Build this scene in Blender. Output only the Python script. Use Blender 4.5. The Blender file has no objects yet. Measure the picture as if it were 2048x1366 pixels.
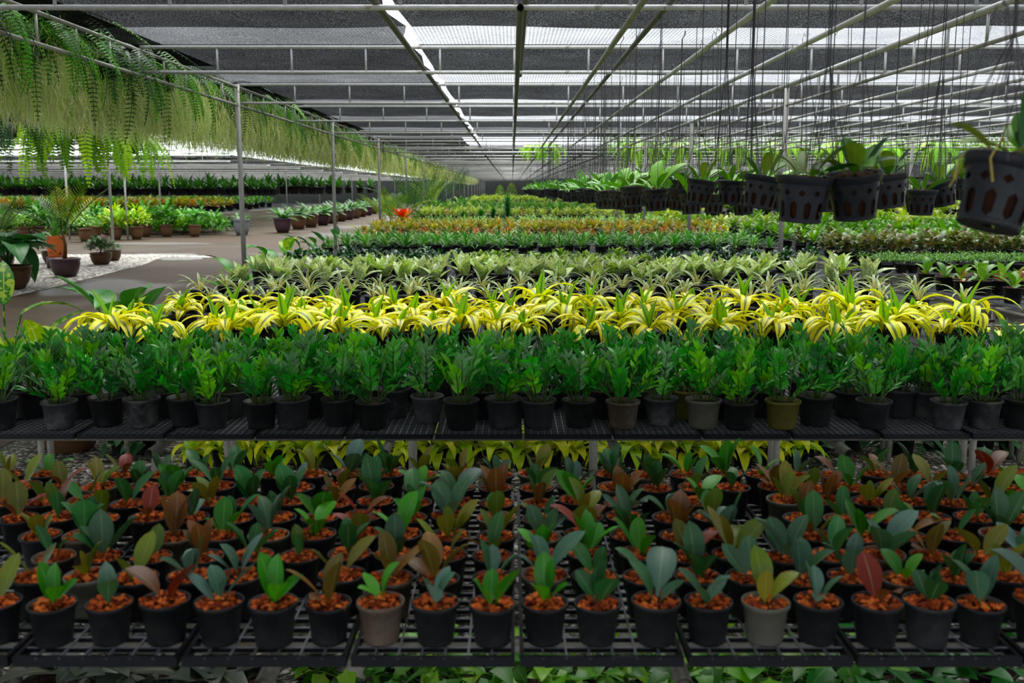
import bpy, math, random
from math import sin, cos, pi, radians, sqrt, atan2
from mathutils import Vector, Matrix

R = random.Random(11)
scene = bpy.context.scene
COL = scene.collection
F = 1991.0
PITCH = radians(8.68)
CP, SP = cos(PITCH), sin(PITCH)
CH = 1.65            # camera height; ground is z = 0, bench tops z = 0.70
BZ = 0.70


def proj(x, y, z):
    dz = z - CH
    d = y * CP - dz * SP
    if d < 0.05:
        return (-9e9, -9e9)
    return (1024 + F * x / d, 683 - F * (y * SP + dz * CP) / d)


def ray(u, v):
    a = (u - 1024) / F
    b = -(v - 683) / F
    return Vector((a, CP + b * SP, -SP + b * CP))


def at_z(u, v, z):
    d = ray(u, v)
    t = (z - CH) / d.z
    return Vector((d.x * t, d.y * t, z))


def at_y(u, v, Y):
    d = ray(u, v)
    t = Y / d.y
    return Vector((d.x * t, Y, CH + d.z * t))


def lin(r, g, b):
    def f(c):
        c /= 255.0
        return c / 12.92 if c <= 0.04045 else ((c + 0.055) / 1.055) ** 2.4
    return (f(r), f(g), f(b))


def vary(c, rng, k=0.15):
    m = 1 + rng.uniform(-k, k)
    return tuple(max(0.0, min(1.0, x * m * (1 + rng.uniform(-k, k) * 0.4))) for x in c)


# ------------------------------------------------------------------ mesh builder
class MB:
    def __init__(self):
        self.v = []; self.f = []; self.uv = []; self.col = []; self.mi = []

    def add(self, idx, uvs=None, col=(1, 1, 1), m=0):
        self.f.append(tuple(idx))
        self.uv.append(uvs or [(0.25, 0.5)] * len(idx))
        self.col.append(col); self.mi.append(m)

    def box(self, c, s, col=(1, 1, 1), m=0, rz=0.0, mat=None):
        n = len(self.v)
        for dz in (-1, 1):
            for dx, dy in ((-1, -1), (1, -1), (1, 1), (-1, 1)):
                p = Vector((dx * s[0] / 2, dy * s[1] / 2, dz * s[2] / 2))
                if mat is not None:
                    p = mat @ p
                elif rz:
                    p = Vector((p.x * cos(rz) - p.y * sin(rz), p.x * sin(rz) + p.y * cos(rz), p.z))
                self.v.append((p.x + c[0], p.y + c[1], p.z + c[2]))
        for q in ((0, 3, 2, 1), (4, 5, 6, 7), (0, 1, 5, 4), (1, 2, 6, 5), (2, 3, 7, 6), (3, 0, 4, 7)):
            self.add([n + i for i in q], None, col, m)

    def tube(self, pts, r, n=8, col=(1, 1, 1), m=0, caps=True, radii=None):
        pts = [Vector(p) for p in pts]
        rings = []
        for i, p in enumerate(pts):
            a = pts[max(0, i - 1)]; b = pts[min(len(pts) - 1, i + 1)]
            t = (b - a).normalized()
            ref = Vector((0, 0, 1)) if abs(t.z) < 0.9 else Vector((1, 0, 0))
            x = t.cross(ref).normalized(); y = x.cross(t)
            rr = radii[i] if radii else r
            ring = []
            for k in range(n):
                q = p + x * (cos(2 * pi * k / n) * rr) + y * (sin(2 * pi * k / n) * rr)
                ring.append(len(self.v)); self.v.append(tuple(q))
            rings.append(ring)
        for i in range(len(rings) - 1):
            for k in range(n):
                self.add((rings[i][k], rings[i + 1][k], rings[i + 1][(k + 1) % n], rings[i][(k + 1) % n]), None, col, m)
        if caps:
            self.add(rings[0], None, col, m)
            self.add(rings[-1][::-1], None, col, m)

    def lathe(self, prof, n=20, col=(1, 1, 1), m=0, c=(0, 0, 0)):
        rings = []
        for r, z in prof:
            ring = []
            for k in range(n):
                a = 2 * pi * k / n
                ring.append(len(self.v)); self.v.append((c[0] + r * cos(a), c[1] + r * sin(a), c[2] + z))
            rings.append(ring)
        for i in range(len(rings) - 1):
            for k in range(n):
                k2 = (k + 1) % n
                self.add((rings[i][k], rings[i][k2], rings[i + 1][k2], rings[i + 1][k]),
                         [(k / n, i / len(prof))] * 4, col, m)

    def disc(self, r, z, n=16, col=(1, 1, 1), m=0, bump=0.0, rng=None, c=(0, 0)):
        o = len(self.v); self.v.append((c[0], c[1], z + bump))
        rr = [r * 0.55, r]
        for q, ra in enumerate(rr):
            for k in range(n):
                a = 2 * pi * k / n
                dz = (rng.uniform(-1, 1) * bump if rng and q == 0 else 0)
                self.v.append((c[0] + ra * cos(a), c[1] + ra * sin(a), z + dz))
        for k in range(n):
            k2 = (k + 1) % n
            self.add((o, o + 1 + k, o + 1 + k2), None, col, m)
            self.add((o + 1 + k, o + 1 + n + k, o + 1 + n + k2, o + 1 + k2), None, col, m)

    def build(self, name, mats, smooth=False):
        me = bpy.data.meshes.new(name)
        me.from_pydata(self.v, [], self.f)
        if not isinstance(mats, (list, tuple)):
            mats = [mats]
        for mt in mats:
            me.materials.append(mt)
        n = len(me.loops)
        uvl = me.uv_layers.new(name='UVMap')
        fl = []
        cl = []
        for uvs, f, c in zip(self.uv, self.f, self.col):
            for q in uvs:
                fl.extend(q)
            cl.extend((c[0], c[1], c[2], 1.0) * len(f))
        uvl.data.foreach_set('uv', fl)
        ca = me.color_attributes.new('Col', 'FLOAT_COLOR', 'CORNER')
        ca.data.foreach_set('color', cl)
        if len(mats) > 1:
            me.polygons.foreach_set('material_index', self.mi)
        if smooth:
            me.polygons.foreach_set('use_smooth', [True] * len(me.polygons))
        me.update()
        return me


def prof_paddle(s):
    if s < 0.16:
        return 0.10 + 0.4 * s
    t = (s - 0.10) / 0.90
    return max(0.0, sin(pi * min(1.0, t) ** 1.12)) ** 0.62


def prof_ell(s):
    return max(0.0, sin(pi * min(1, 0.04 + 0.96 * s) ** 0.9)) ** 0.8


def prof_lance(s):
    return max(0.0, sin(pi * min(1, 0.05 + 0.95 * s) ** 0.75))


def prof_strap(s):
    return (0.55 + 0.45 * min(1, s / 0.35)) * (1.0 if s < 0.6 else max(0.0, 1 - ((s - 0.6) / 0.4) ** 1.7))


def prof_heart(s):
    if s < 0.12:
        return 0.05
    t = (s - 0.12) / 0.88
    return max(0.0, (1 - t) ** 0.75) * (0.25 + 0.95 * min(1, t / 0.14)) if t < 1 else 0.0


def leaf(mb, P, D, N, L, W, bend, prof, col, n=7, fold=0.22, roll=0.0, wave=0.0, rng=None, m=0):
    D = Vector(D).normalized(); N = Vector(N)
    N = (N - D * N.dot(D)).normalized()
    if roll:
        rm = Matrix.Rotation(roll, 3, D); N = rm @ N
    S = D.cross(N)
    P = Vector(P)
    prev = None
    for i in range(n + 1):
        s = i / n
        w = W * 0.5 * prof(s)
        up = N * (fold * w)
        j1 = rng.uniform(-1, 1) * wave * W if wave and rng else 0
        j2 = rng.uniform(-1, 1) * wave * W if wave and rng else 0
        o = len(mb.v)
        mb.v.append(tuple(P - S * w + up + N * j1))
        mb.v.append(tuple(P))
        mb.v.append(tuple(P + S * w + up + N * j2))
        if prev is not None:
            s0 = (i - 1) / n
            mb.add((prev, prev + 1, o + 1, o), [(0, s0), (0.5, s0), (0.5, s), (0, s)], col, m)
            mb.add((prev + 1, prev + 2, o + 2, o + 1), [(0.5, s0), (1, s0), (1, s), (0.5, s)], col, m)
        prev = o
        P = P + D * (L / n)
        rm = Matrix.Rotation(-bend / n, 3, S)
        D = rm @ D; N = rm @ N
    return P


def leaf_ae(mb, P, az, el, L, W, bend, prof, col, **k):
    D = (cos(az) * cos(el), sin(az) * cos(el), sin(el))
    N = (-cos(az) * sin(el), -sin(az) * sin(el), cos(el))
    return leaf(mb, P, D, N, L, W, bend, prof, col, **k)


# ------------------------------------------------------------------ materials
def new_mat(name):
    m = bpy.data.materials.new(name); m.use_nodes = True
    nt = m.node_tree; nt.nodes.clear()
    out = nt.nodes.new('ShaderNodeOutputMaterial')
    return m, nt, out


def N_(nt, t, **k):
    n = nt.nodes.new(t)
    for a, b in k.items():
        setattr(n, a, b)
    return n


def math_(nt, op, a, b=None):
    n = nt.nodes.new('ShaderNodeMath'); n.operation = op
    for i, x in enumerate((a, b)):
        if x is None:
            continue
        if isinstance(x, (int, float)):
            n.inputs[i].default_value = x
        else:
            nt.links.new(x, n.inputs[i])
    return n.outputs[0]


def mixc(nt, fac, a, b, blend='MIX'):
    n = nt.nodes.new('ShaderNodeMix'); n.data_type = 'RGBA'; n.blend_type = blend
    for i, x in ((0, fac), (6, a), (7, b)):
        if isinstance(x, (int, float)):
            n.inputs[i].default_value = x
        elif isinstance(x, tuple):
            n.inputs[i].default_value = (*x, 1.0)
        else:
            nt.links.new(x, n.inputs[i])
    return n.outputs[2]


def principled(nt, col, rough=0.5, spec=0.5, metal=0.0):
    p = nt.nodes.new('ShaderNodeBsdfPrincipled')
    if isinstance(col, tuple):
        p.inputs['Base Color'].default_value = (*col, 1)
    else:
        nt.links.new(col, p.inputs['Base Color'])
    if isinstance(rough, (int, float)):
        p.inputs['Roughness'].default_value = rough
    else:
        nt.links.new(rough, p.inputs['Roughness'])
    p.inputs['Specular IOR Level'].default_value = spec
    p.inputs['Metallic'].default_value = metal
    return p


def bump(nt, p, h, strength=0.3, dist=0.01):
    b = nt.nodes.new('ShaderNodeBump')
    b.inputs['Strength'].default_value = strength
    b.inputs['Distance'].default_value = dist
    nt.links.new(h, b.inputs['Height'])
    nt.links.new(b.outputs[0], p.inputs['Normal'])


def noise(nt, scale, detail=3.0, coord='Object', rough=0.5, vec=None):
    n = nt.nodes.new('ShaderNodeTexNoise')
    n.inputs['Scale'].default_value = scale
    n.inputs['Detail'].default_value = detail
    n.inputs['Roughness'].default_value = rough
    if vec is None:
        tc = nt.nodes.new('ShaderNodeTexCoord'); vec = tc.outputs[coord]
    nt.links.new(vec, n.inputs['Vector'])
    return n


def leaf_mat(name, mode='plain', trans=0.28, rough=0.42, spec=0.4, rib=0.35, vari=0.2, ttint=(1.0, 1.0, 0.55)):
    m, nt, out = new_mat(name)
    at = N_(nt, 'ShaderNodeAttribute', attribute_name='Col')
    col = at.outputs['Color']
    tc = N_(nt, 'ShaderNodeTexCoord')
    sep = N_(nt, 'ShaderNodeSeparateXYZ'); nt.links.new(tc.outputs['UV'], sep.inputs[0])
    du = math_(nt, 'ABSOLUTE', math_(nt, 'SUBTRACT', sep.outputs[0], 0.5))
    oi = N_(nt, 'ShaderNodeObjectInfo')
    val = math_(nt, 'ADD', math_(nt, 'MULTIPLY', oi.outputs['Random'], 2 * vari), 1 - vari)
    hs = N_(nt, 'ShaderNodeHueSaturation'); nt.links.new(val, hs.inputs['Value']); nt.links.new(col, hs.inputs['Color'])
    hs.inputs['Saturation'].default_value = 1.12
    col = hs.outputs[0]
    nz = noise(nt, 25.0, 2.0)
    if mode == 'plain':
        col = mixc(nt, math_(nt, 'MULTIPLY', math_(nt, 'SUBTRACT', nz.outputs[0], 0.4), 0.6), col, mixc(nt, 0.5, col, (0.01, 0.05, 0.01)))
        ribf = math_(nt, 'MULTIPLY', math_(nt, 'LESS_THAN', du, 0.035), rib)
        col = mixc(nt, ribf, col, mixc(nt, 0.5, col, (0.45, 0.55, 0.25)))
    elif mode == 'stripe':
        # lime / yellow margins, grey-green centre band with a thin pale midline
        w = math_(nt, 'ADD', math_(nt, 'MULTIPLY', nz.outputs[0], 0.14), 0.055)
        band = math_(nt, 'LESS_THAN', du, w)
        col = mixc(nt, math_(nt, 'MULTIPLY', band, 0.9), col, lin(62, 100, 46))
        thin = math_(nt, 'LESS_THAN', math_(nt, 'ABSOLUTE', math_(nt, 'SUBTRACT', du, 0.075)), 0.018)
        col = mixc(nt, math_(nt, 'MULTIPLY', thin, 0.5), col, lin(190, 200, 70))
    elif mode == 'speckle':
        n2 = noise(nt, 70.0, 2.0)
        f = math_(nt, 'GREATER_THAN', n2.outputs[0], 0.53)
        edge = math_(nt, 'GREATER_THAN', du, 0.40)
        ff = math_(nt, 'MULTIPLY', math_(nt, 'MAXIMUM', f, math_(nt, 'MULTIPLY', edge, 0.6)), 0.62)
        col = mixc(nt, ff, col, lin(70, 120, 45))
        ribf = math_(nt, 'MULTIPLY', math_(nt, 'LESS_THAN', du, 0.04), 0.5)
        col = mixc(nt, ribf, col, (0.7, 0.8, 0.5))
    elif mode == 'spider':
        f = math_(nt, 'GREATER_THAN', du, 0.27)
        col = mixc(nt, math_(nt, 'MULTIPLY', f, 0.75), col, lin(205, 215, 165))
        base = math_(nt, 'LESS_THAN', sep.outputs[1], 0.42)
        col = mixc(nt, math_(nt, 'MULTIPLY', base, 0.85), col, lin(205, 200, 125))
    elif mode == 'marble':
        n2 = noise(nt, 14.0, 4.0, rough=0.7)
        f = math_(nt, 'GREATER_THAN', n2.outputs[0], 0.52)
        col = mixc(nt, math_(nt, 'MULTIPLY', f, 0.75), col, lin(190, 215, 60))
        ribf = math_(nt, 'MULTIPLY', math_(nt, 'LESS_THAN', du, 0.03), 0.6)
        col = mixc(nt, ribf, col, lin(205, 220, 130))
    elif mode == 'veined':
        # broad leaf with pale side veins running out from the midrib
        wv = math_(nt, 'SINE', math_(nt, 'ADD', math_(nt, 'MULTIPLY', sep.outputs[1], 70.0), math_(nt, 'MULTIPLY', du, -36.0)))
        f = math_(nt, 'GREATER_THAN', wv, 0.88)
        col = mixc(nt, math_(nt, 'MULTIPLY', f, 0.35), col, lin(110, 160, 80))
        ribf = math_(nt, 'MULTIPLY', math_(nt, 'LESS_THAN', du, 0.03), 0.6)
        col = mixc(nt, ribf, col, lin(130, 170, 90))
    p = principled(nt, col, rough, spec)
    tr = N_(nt, 'ShaderNodeBsdfTranslucent')
    tcol = mixc(nt, 1.0, col, ttint, 'MULTIPLY')
    nt.links.new(tcol, tr.inputs['Color'])
    ms = N_(nt, 'ShaderNodeMixShader'); ms.inputs[0].default_value = trans
    nt.links.new(p.outputs[0], ms.inputs[1]); nt.links.new(tr.outputs[0], ms.inputs[2])
    nt.links.new(ms.outputs[0], out.inputs[0])
    return m


def plastic_mat(name, col, dust=0.5, rough=0.5, dustcol=(0.16, 0.15, 0.13)):
    m, nt, out = new_mat(name)
    tc = N_(nt, 'ShaderNodeTexCoord')
    oi = N_(nt, 'ShaderNodeObjectInfo')
    off = N_(nt, 'ShaderNodeVectorMath', operation='ADD')
    cx = N_(nt, 'ShaderNodeCombineXYZ')
    r10 = math_(nt, 'MULTIPLY', oi.outputs['Random'], 37.0)
    for i in range(3):
        nt.links.new(r10, cx.inputs[i])
    nt.links.new(tc.outputs['Object'], off.inputs[0]); nt.links.new(cx.outputs[0], off.inputs[1])
    nz = noise(nt, 14.0, 5.0, vec=off.outputs[0], rough=0.65)
    f = math_(nt, 'MULTIPLY', math_(nt, 'MAXIMUM', math_(nt, 'SUBTRACT', nz.outputs[0], 0.46), 0.0), 4.0 * dust)
    f = math_(nt, 'MINIMUM', f, 0.8)
    val = math_(nt, 'ADD', math_(nt, 'MULTIPLY', oi.outputs['Random'], 0.7), 0.65)
    hs = N_(nt, 'ShaderNodeHueSaturation'); hs.inputs['Color'].default_value = (*col, 1)
    nt.links.new(val, hs.inputs['Value'])
    c = mixc(nt, f, hs.outputs[0], dustcol)
    p = principled(nt, c, rough, 0.22)
    bump(nt, p, nz.outputs[0], 0.15, 0.002)
    nt.links.new(p.outputs[0], out.inputs[0])
    return m


def plain_mat(name, col, rough=0.6, spec=0.4, metal=0.0, nscale=20.0, amt=0.3, attr=False, bumpk=0.2, coord='Object'):
    m, nt, out = new_mat(name)
    nz = noise(nt, nscale, 4.0, coord=coord)
    if attr:
        c0 = N_(nt, 'ShaderNodeAttribute', attribute_name='Col').outputs['Color']
        dark = mixc(nt, 1.0, c0, (0.35, 0.35, 0.35), 'MULTIPLY')
        c = mixc(nt, math_(nt, 'MULTIPLY', nz.outputs[0], amt), c0, dark)
    else:
        c = mixc(nt, nz.outputs[0], tuple(x * (1 - amt) for x in col), tuple(min(1, x * (1 + amt)) for x in col))
    p = principled(nt, c, rough, spec, metal)
    if bumpk:
        bump(nt, p, nz.outputs[0], bumpk, 0.005)
    nt.links.new(p.outputs[0], out.inputs[0])
    return m


def galv_mat(name, col, rust=0.25):
    m, nt, out = new_mat(name)
    nz = noise(nt, 3.0, 4.0)
    n2 = noise(nt, 30.0, 3.0)
    c = mixc(nt, n2.outputs[0], tuple(x * 0.7 for x in col), tuple(x * 1.25 for x in col))
    f = math_(nt, 'MULTIPLY', math_(nt, 'GREATER_THAN', nz.outputs[0], 0.64), rust)
    c = mixc(nt, f, c, (0.16, 0.09, 0.035))
    p = principled(nt, c, 0.5, 0.4, 0.3)
    nt.links.new(p.outputs[0], out.inputs[0])
    return m


def net_mat(name, t0, speck=0.25, rib=0.0, col=(0.012, 0.012, 0.015)):
    """Woven shade cloth with real thickness: what passes falls off with the slant of the path."""
    m, nt, out = new_mat(name)
    tc = N_(nt, 'ShaderNodeTexCoord')
    mp = N_(nt, 'ShaderNodeMapping'); mp.inputs['Scale'].default_value = (1.0, 0.35, 1.0)
    nt.links.new(tc.outputs['Object'], mp.inputs['Vector'])
    nz = noise(nt, 115.0, 1.0, vec=mp.outputs[0])
    nz2 = noise(nt, 2.2, 3.0)
    geo = N_(nt, 'ShaderNodeNewGeometry')
    dot = N_(nt, 'ShaderNodeVectorMath', operation='DOT_PRODUCT')
    nt.links.new(geo.outputs['Normal'], dot.inputs[0]); nt.links.new(geo.outputs['Incoming'], dot.inputs[1])
    ca = math_(nt, 'MAXIMUM', math_(nt, 'ABSOLUTE', dot.outputs['Value']), 0.2)
    path = math_(nt, 'DIVIDE', 1.0, ca)
    base = math_(nt, 'ADD', t0 - speck * 0.5, math_(nt, 'MULTIPLY', nz.outputs[0], speck))
    base = math_(nt, 'ADD', base, math_(nt, 'MULTIPLY', math_(nt, 'SUBTRACT', nz2.outputs[0], 0.5), 0.12))
    if rib:
        sx = N_(nt, 'ShaderNodeSeparateXYZ'); nt.links.new(tc.outputs['Object'], sx.inputs[0])
        w = math_(nt, 'SINE', math_(nt, 'MULTIPLY', sx.outputs[0], 2 * pi / 0.03))
        base = math_(nt, 'ADD', base, math_(nt, 'MULTIPLY', w, rib))
    base = math_(nt, 'MINIMUM', math_(nt, 'MAXIMUM', base, 0.02), 0.97)
    T = math_(nt, 'POWER', base, path)
    d = N_(nt, 'ShaderNodeBsdfDiffuse'); d.inputs['Color'].default_value = (*col, 1)
    t = N_(nt, 'ShaderNodeBsdfTransparent')
    ms = N_(nt, 'ShaderNodeMixShader')
    nt.links.new(T, ms.inputs[0]); nt.links.new(d.outputs[0], ms.inputs[1]); nt.links.new(t.outputs[0], ms.inputs[2])
    nt.links.new(ms.outputs[0], out.inputs[0])
    return m


def gravel_mat(name, scale, light, dark, mossy=0.0, pw=1.0):
    m, nt, out = new_mat(name)
    tc = N_(nt, 'ShaderNodeTexCoord')
    vo = N_(nt, 'ShaderNodeTexVoronoi'); vo.inputs['Scale'].default_value = scale
    nt.links.new(tc.outputs['Object'], vo.inputs['Vector'])
    sep = N_(nt, 'ShaderNodeSeparateColor'); nt.links.new(vo.outputs['Color'], sep.inputs[0])
    c = mixc(nt, math_(nt, 'POWER', sep.outputs[0], pw), dark, light)
    edge = math_(nt, 'MINIMUM', math_(nt, 'MULTIPLY', vo.outputs['Distance'], 1.5), 1.0)
    c = mixc(nt, math_(nt, 'POWER', edge, 2.0), c, tuple(x * 0.25 for x in dark))
    nz = noise(nt, 1.6, 4.0)
    if mossy:
        f = math_(nt, 'MULTIPLY', math_(nt, 'GREATER_THAN', nz.outputs[0], 0.56), mossy)
        c = mixc(nt, f, c, lin(48, 58, 30))
    p = principled(nt, c, 0.8, 0.3)
    inv = math_(nt, 'SUBTRACT', 1.0, vo.outputs['Distance'])
    bump(nt, p, inv, 0.6, 0.02)
    nt.links.new(p.outputs[0], out.inputs[0])
    return m


def road_mat():
    m, nt, out = new_mat('wet_concrete')
    nz = noise(nt, 0.35, 6.0); n2 = noise(nt, 30.0, 3.0); n3 = noise(nt, 0.22, 2.0)
    c = mixc(nt, nz.outputs[0], lin(50, 39, 27), lin(74, 59, 43))
    c = mixc(nt, math_(nt, 'MULTIPLY', n2.outputs[0], 0.35), c, lin(42, 34, 27))
    wet = N_(nt, 'ShaderNodeMapRange'); nt.links.new(n3.outputs[0], wet.inputs[0])
    wet.inputs[1].default_value = 0.54; wet.inputs[2].default_value = 0.6
    wet.inputs[3].default_value = 0.7; wet.inputs[4].default_value = 0.4
    p = principled(nt, c, wet.outputs[0], 0.1)
    bump(nt, p, n2.outputs[0], 0.12, 0.004)
    nt.links.new(p.outputs[0], out.inputs[0])
    return m


M_leaf = leaf_mat('leaf')
M_gloss = leaf_mat('glossy_leaf', trans=0.2, rough=0.36, spec=0.5, rib=0.3)
M_thick = leaf_mat('fleshy_leaf', trans=0.14, rough=0.4, spec=0.45, rib=0.3)
M_stripe = leaf_mat('striped_leaf', 'stripe', trans=0.25, vari=0.1)
M_speck = leaf_mat('speckled_leaf', 'speckle', trans=0.25, vari=0.12)
M_spider = leaf_mat('pale_edged_leaf', 'spider', trans=0.25, vari=0.12)
M_marble = leaf_mat('marbled_leaf', 'marble', trans=0.25, vari=0.1)
M_vein = leaf_mat('veined_leaf', 'veined', trans=0.16, rough=0.38, vari=0.1)
M_moss = leaf_mat('hanging_moss', trans=0.48, rough=0.9, spec=0.1, rib=0.0, vari=0.05, ttint=(1.0, 1.0, 0.9))
M_pot = plastic_mat('black_plastic', (0.0085, 0.009, 0.0105), 0.22, 0.45, (0.06, 0.057, 0.053))
M_potgrey = plastic_mat('grey_plastic', (0.034, 0.037, 0.042), 0.5, 0.55, (0.20, 0.19, 0.18))
M_potcoal = plastic_mat('charcoal_plastic', (0.017, 0.019, 0.023), 0.35, 0.5, (0.085, 0.082, 0.078))
M_pottaupe = plastic_mat('taupe_plastic', (0.085, 0.062, 0.044), 0.4, 0.6, (0.24, 0.22, 0.19))
M_potolive = plastic_mat('olive_mossy_plastic', (0.10, 0.088, 0.012), 0.5, 0.7, (0.14, 0.13, 0.03))
M_potstone = plastic_mat('stone_grey_plastic', (0.10, 0.098, 0.078), 0.5, 0.65, (0.17, 0.16, 0.13))
M_basket = plastic_mat('basket_plastic', (0.014, 0.016, 0.020), 0.3, 0.42, (0.05, 0.05, 0.052))
M_terra = plastic_mat('brown_glaze', (0.085, 0.040, 0.017), 0.3, 0.45, (0.13, 0.075, 0.04))
M_purple = plastic_mat('purple_brown_glaze', (0.048, 0.024, 0.031), 0.2, 0.35, (0.09, 0.055, 0.055))
M_tub = plastic_mat('grey_tub', (0.14, 0.15, 0.16), 0.4, 0.55, (0.25, 0.25, 0.25))
M_soil = plain_mat('soil', (0.028, 0.016, 0.010), 0.95, 0.1, nscale=80, amt=0.6, bumpk=0.8)
M_husk = plain_mat('husk_chips', (0.3, 0.1, 0.03), 0.9, 0.15, nscale=60, amt=0.55, attr=True, bumpk=0.4)
M_stem = plain_mat('stem', (0.1, 0.12, 0.04), 0.6, 0.3, attr=True, amt=0.4)
M_galv = galv_mat('galvanised_pipe', (0.30, 0.29, 0.27))
M_roofpipe = galv_mat('weathered_pipe', (0.52, 0.52, 0.51), 0.5)
M_dpipe = galv_mat('dark_pipe', (0.09, 0.08, 0.065), 0.5)
M_legpipe = galv_mat('leg_pipe', (0.27, 0.255, 0.225), 0.4)
M_wire = plain_mat('wire_sheen_grey', (0.19, 0.20, 0.225), 0.35, 0.6, 0.2, nscale=40, amt=0.3, bumpk=0)  # pale grey stands in for the sheen on black mesh
M_frame = plain_mat('dark_tray_frame', (0.009, 0.0095, 0.012), 0.5, 0.2, 0.0, nscale=40, amt=0.3, bumpk=0)
M_string = plain_mat('string', (0.075, 0.07, 0.075), 0.7, 0.3, 0.0, nscale=20, amt=0.3, bumpk=0)
M_stone = plain_mat('pebble', (0.3, 0.3, 0.28), 0.8, 0.3, attr=True, nscale=30, amt=0.4)
M_netdense = net_mat('dense_shade_net', 0.49, 0.56)
M_netleft = net_mat('older_shade_net', 0.46, 0.50)
M_netopen = net_mat('thin_shade_net', 0.83, 0.26, 0.045, (0.05, 0.05, 0.055))
M_netgrey = net_mat('worn_shade_net', 0.64, 0.38, 0.02, (0.03, 0.03, 0.034))
M_netfar = net_mat('far_shade_net', 0.40, 0.40, 0.0, (0.022, 0.022, 0.024))
M_netfarw = net_mat('far_worn_net', 0.56, 0.40, 0.0, (0.03, 0.03, 0.034))
M_orangeglaze = plain_mat('orange_glaze', lin(215, 105, 30), 0.4, 0.5, attr=True, amt=0.15, bumpk=0)


# ------------------------------------------------------------------ objects
def tag(o, label=None, cat=None, group=None, kind=None):
    if label:
        o['label'] = label
    if cat:
        o['category'] = cat
    if group:
        o['group'] = group
    if kind:
        o['kind'] = kind
    return o


def link(name, me, parent=None, loc=None):
    o = bpy.data.objects.new(name, me)
    COL.objects.link(o)
    if parent is not None:
        o.parent = parent
    if loc is not None:
        o.location = loc
    return o


def thing(name, parts, loc=(0, 0, 0), rz=0.0, s=1.0, label='', cat='', group=None, rot=None, kind=None):
    """One thing: an Empty at its base that parents its parts, or one mesh when `parts` is a mesh."""
    if isinstance(parts, bpy.types.Mesh):
        r = link(name, parts)
    else:
        r = link(name, None); r.empty_display_size = 0.05
        for p in parts:
            c = link(p[0], p[1], r)
            if len(p) > 2:
                c.scale = (p[2], p[2], p[2]); c.location = (0, 0, p[3] * (1 - p[2]))
    r.location = loc
    r.rotation_euler = rot if rot else (0, 0, rz)
    r.scale = (s, s, s)
    return tag(r, label, cat, group, kind)


ONES = ['', 'first', 'second', 'third', 'fourth', 'fifth', 'sixth', 'seventh', 'eighth', 'ninth', 'tenth', 'eleventh',
        'twelfth', 'thirteenth', 'fourteenth', 'fifteenth', 'sixteenth', 'seventeenth', 'eighteenth', 'nineteenth']
TENS = {2: 'twent', 3: 'thirt', 4: 'fort', 5: 'fift', 6: 'sixt', 7: 'sevent', 8: 'eight', 9: 'ninet'}


def ordi(n):
    if n < 20:
        return ONES[n]
    t, o = divmod(n, 10)
    if t >= 10:
        return 'number-%d' % n
    return TENS[t] + ('ieth' if o == 0 else 'y-' + ONES[o])


def seen(x, y, z, mu=40, mv=60):
    u, v = proj(x, y, z)
    return -mu < u < 2048 + mu and -mv < v < 1366 + mv


def row(name, cat, group, where, pts, pick, hz=0.12, hw=0.06):
    """pts: (x,y,z) of one row, nearest-first irrelevant; pick(i, rng) -> (parts, adjective phrase, scale)"""
    pts = [p for p in pts if seen(p[0], p[1], p[2] + hz, hw * F / p[1])]
    pts.sort(key=lambda p: proj(p[0], p[1], p[2] + hz)[0])
    for i, p in enumerate(pts):
        parts, desc, s = pick(i, R)
        thing(name, parts, p, R.uniform(0, 2 * pi), s, '%s, %s from left in %s' % (desc, ordi(i + 1), where), cat, group)
    return len(pts)


def spread(x0, x1, step, y, z, jx=0.02, jy=0.02, off=0.0):
    out = []
    x = x0 + off
    while x <= x1:
        out.append((x + R.uniform(-jx, jx), y + R.uniform(-jy, jy), z))
        x += step
    return out


# ------------------------------------------------------------------ pots, soil
def pot_mesh(name, rt, rb, h, mat, n=22, lip=0.10):
    mb = MB()
    rm = rb + (rt * 0.94 - rb) * (1 - lip)
    mb.lathe([(rb * 0.85, 0.004), (rb, 0), (rb * 1.01, h * 0.06), (rm, h * (1 - lip)), (rt, h * (1 - lip)), (rt * 1.01, h * 0.97), (rt, h),
              (rt * 0.93, h), (rt * 0.90, h * 0.80), (0.001, h * 0.79)], n)
    mb.v.append((0, 0, 0.004)); c = len(mb.v) - 1
    for k in range(n):
        mb.add((c, (k + 1) % n, k))
    me = mb.build(name, mat, True)
    return me


def soil_mesh(name, r, z, mat=None, seed=0):
    rg = random.Random(seed); mb = MB()
    mb.disc(r, z, 16, bump=r * 0.12, rng=rg)
    return mb.build(name, mat or M_soil, True)


def husk_mesh(name, r, z, seed, n=46):
    rg = random.Random(seed); mb = MB()
    mb.disc(r * 1.0, z - 0.002, 12, lin(96, 40, 18), bump=0.003, rng=rg)
    pal = [lin(184, 84, 30), lin(206, 100, 40), lin(150, 64, 24), lin(222, 120, 48), lin(126, 50, 20), lin(194, 90, 32)]
    for i in range(n):
        a = rg.uniform(0, 2 * pi); q = r * sqrt(rg.random()) * 0.95
        sz = rg.uniform(0.006, 0.017)
        mt = Matrix.Rotation(rg.uniform(0, pi), 3, 'Z') @ Matrix.Rotation(rg.uniform(-0.8, 0.8), 3, 'X') @ Matrix.Rotation(rg.uniform(-0.8, 0.8), 3, 'Y')
        mb.box((q * cos(a), q * sin(a), z + 0.004 + rg.uniform(0, 0.009) * (1.3 - q / r)), (sz, sz * rg.uniform(0.35, 0.8), sz * rg.uniform(0.2, 0.5)), rg.choice(pal), mat=mt)
    return mb.build(name, M_husk)


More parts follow.
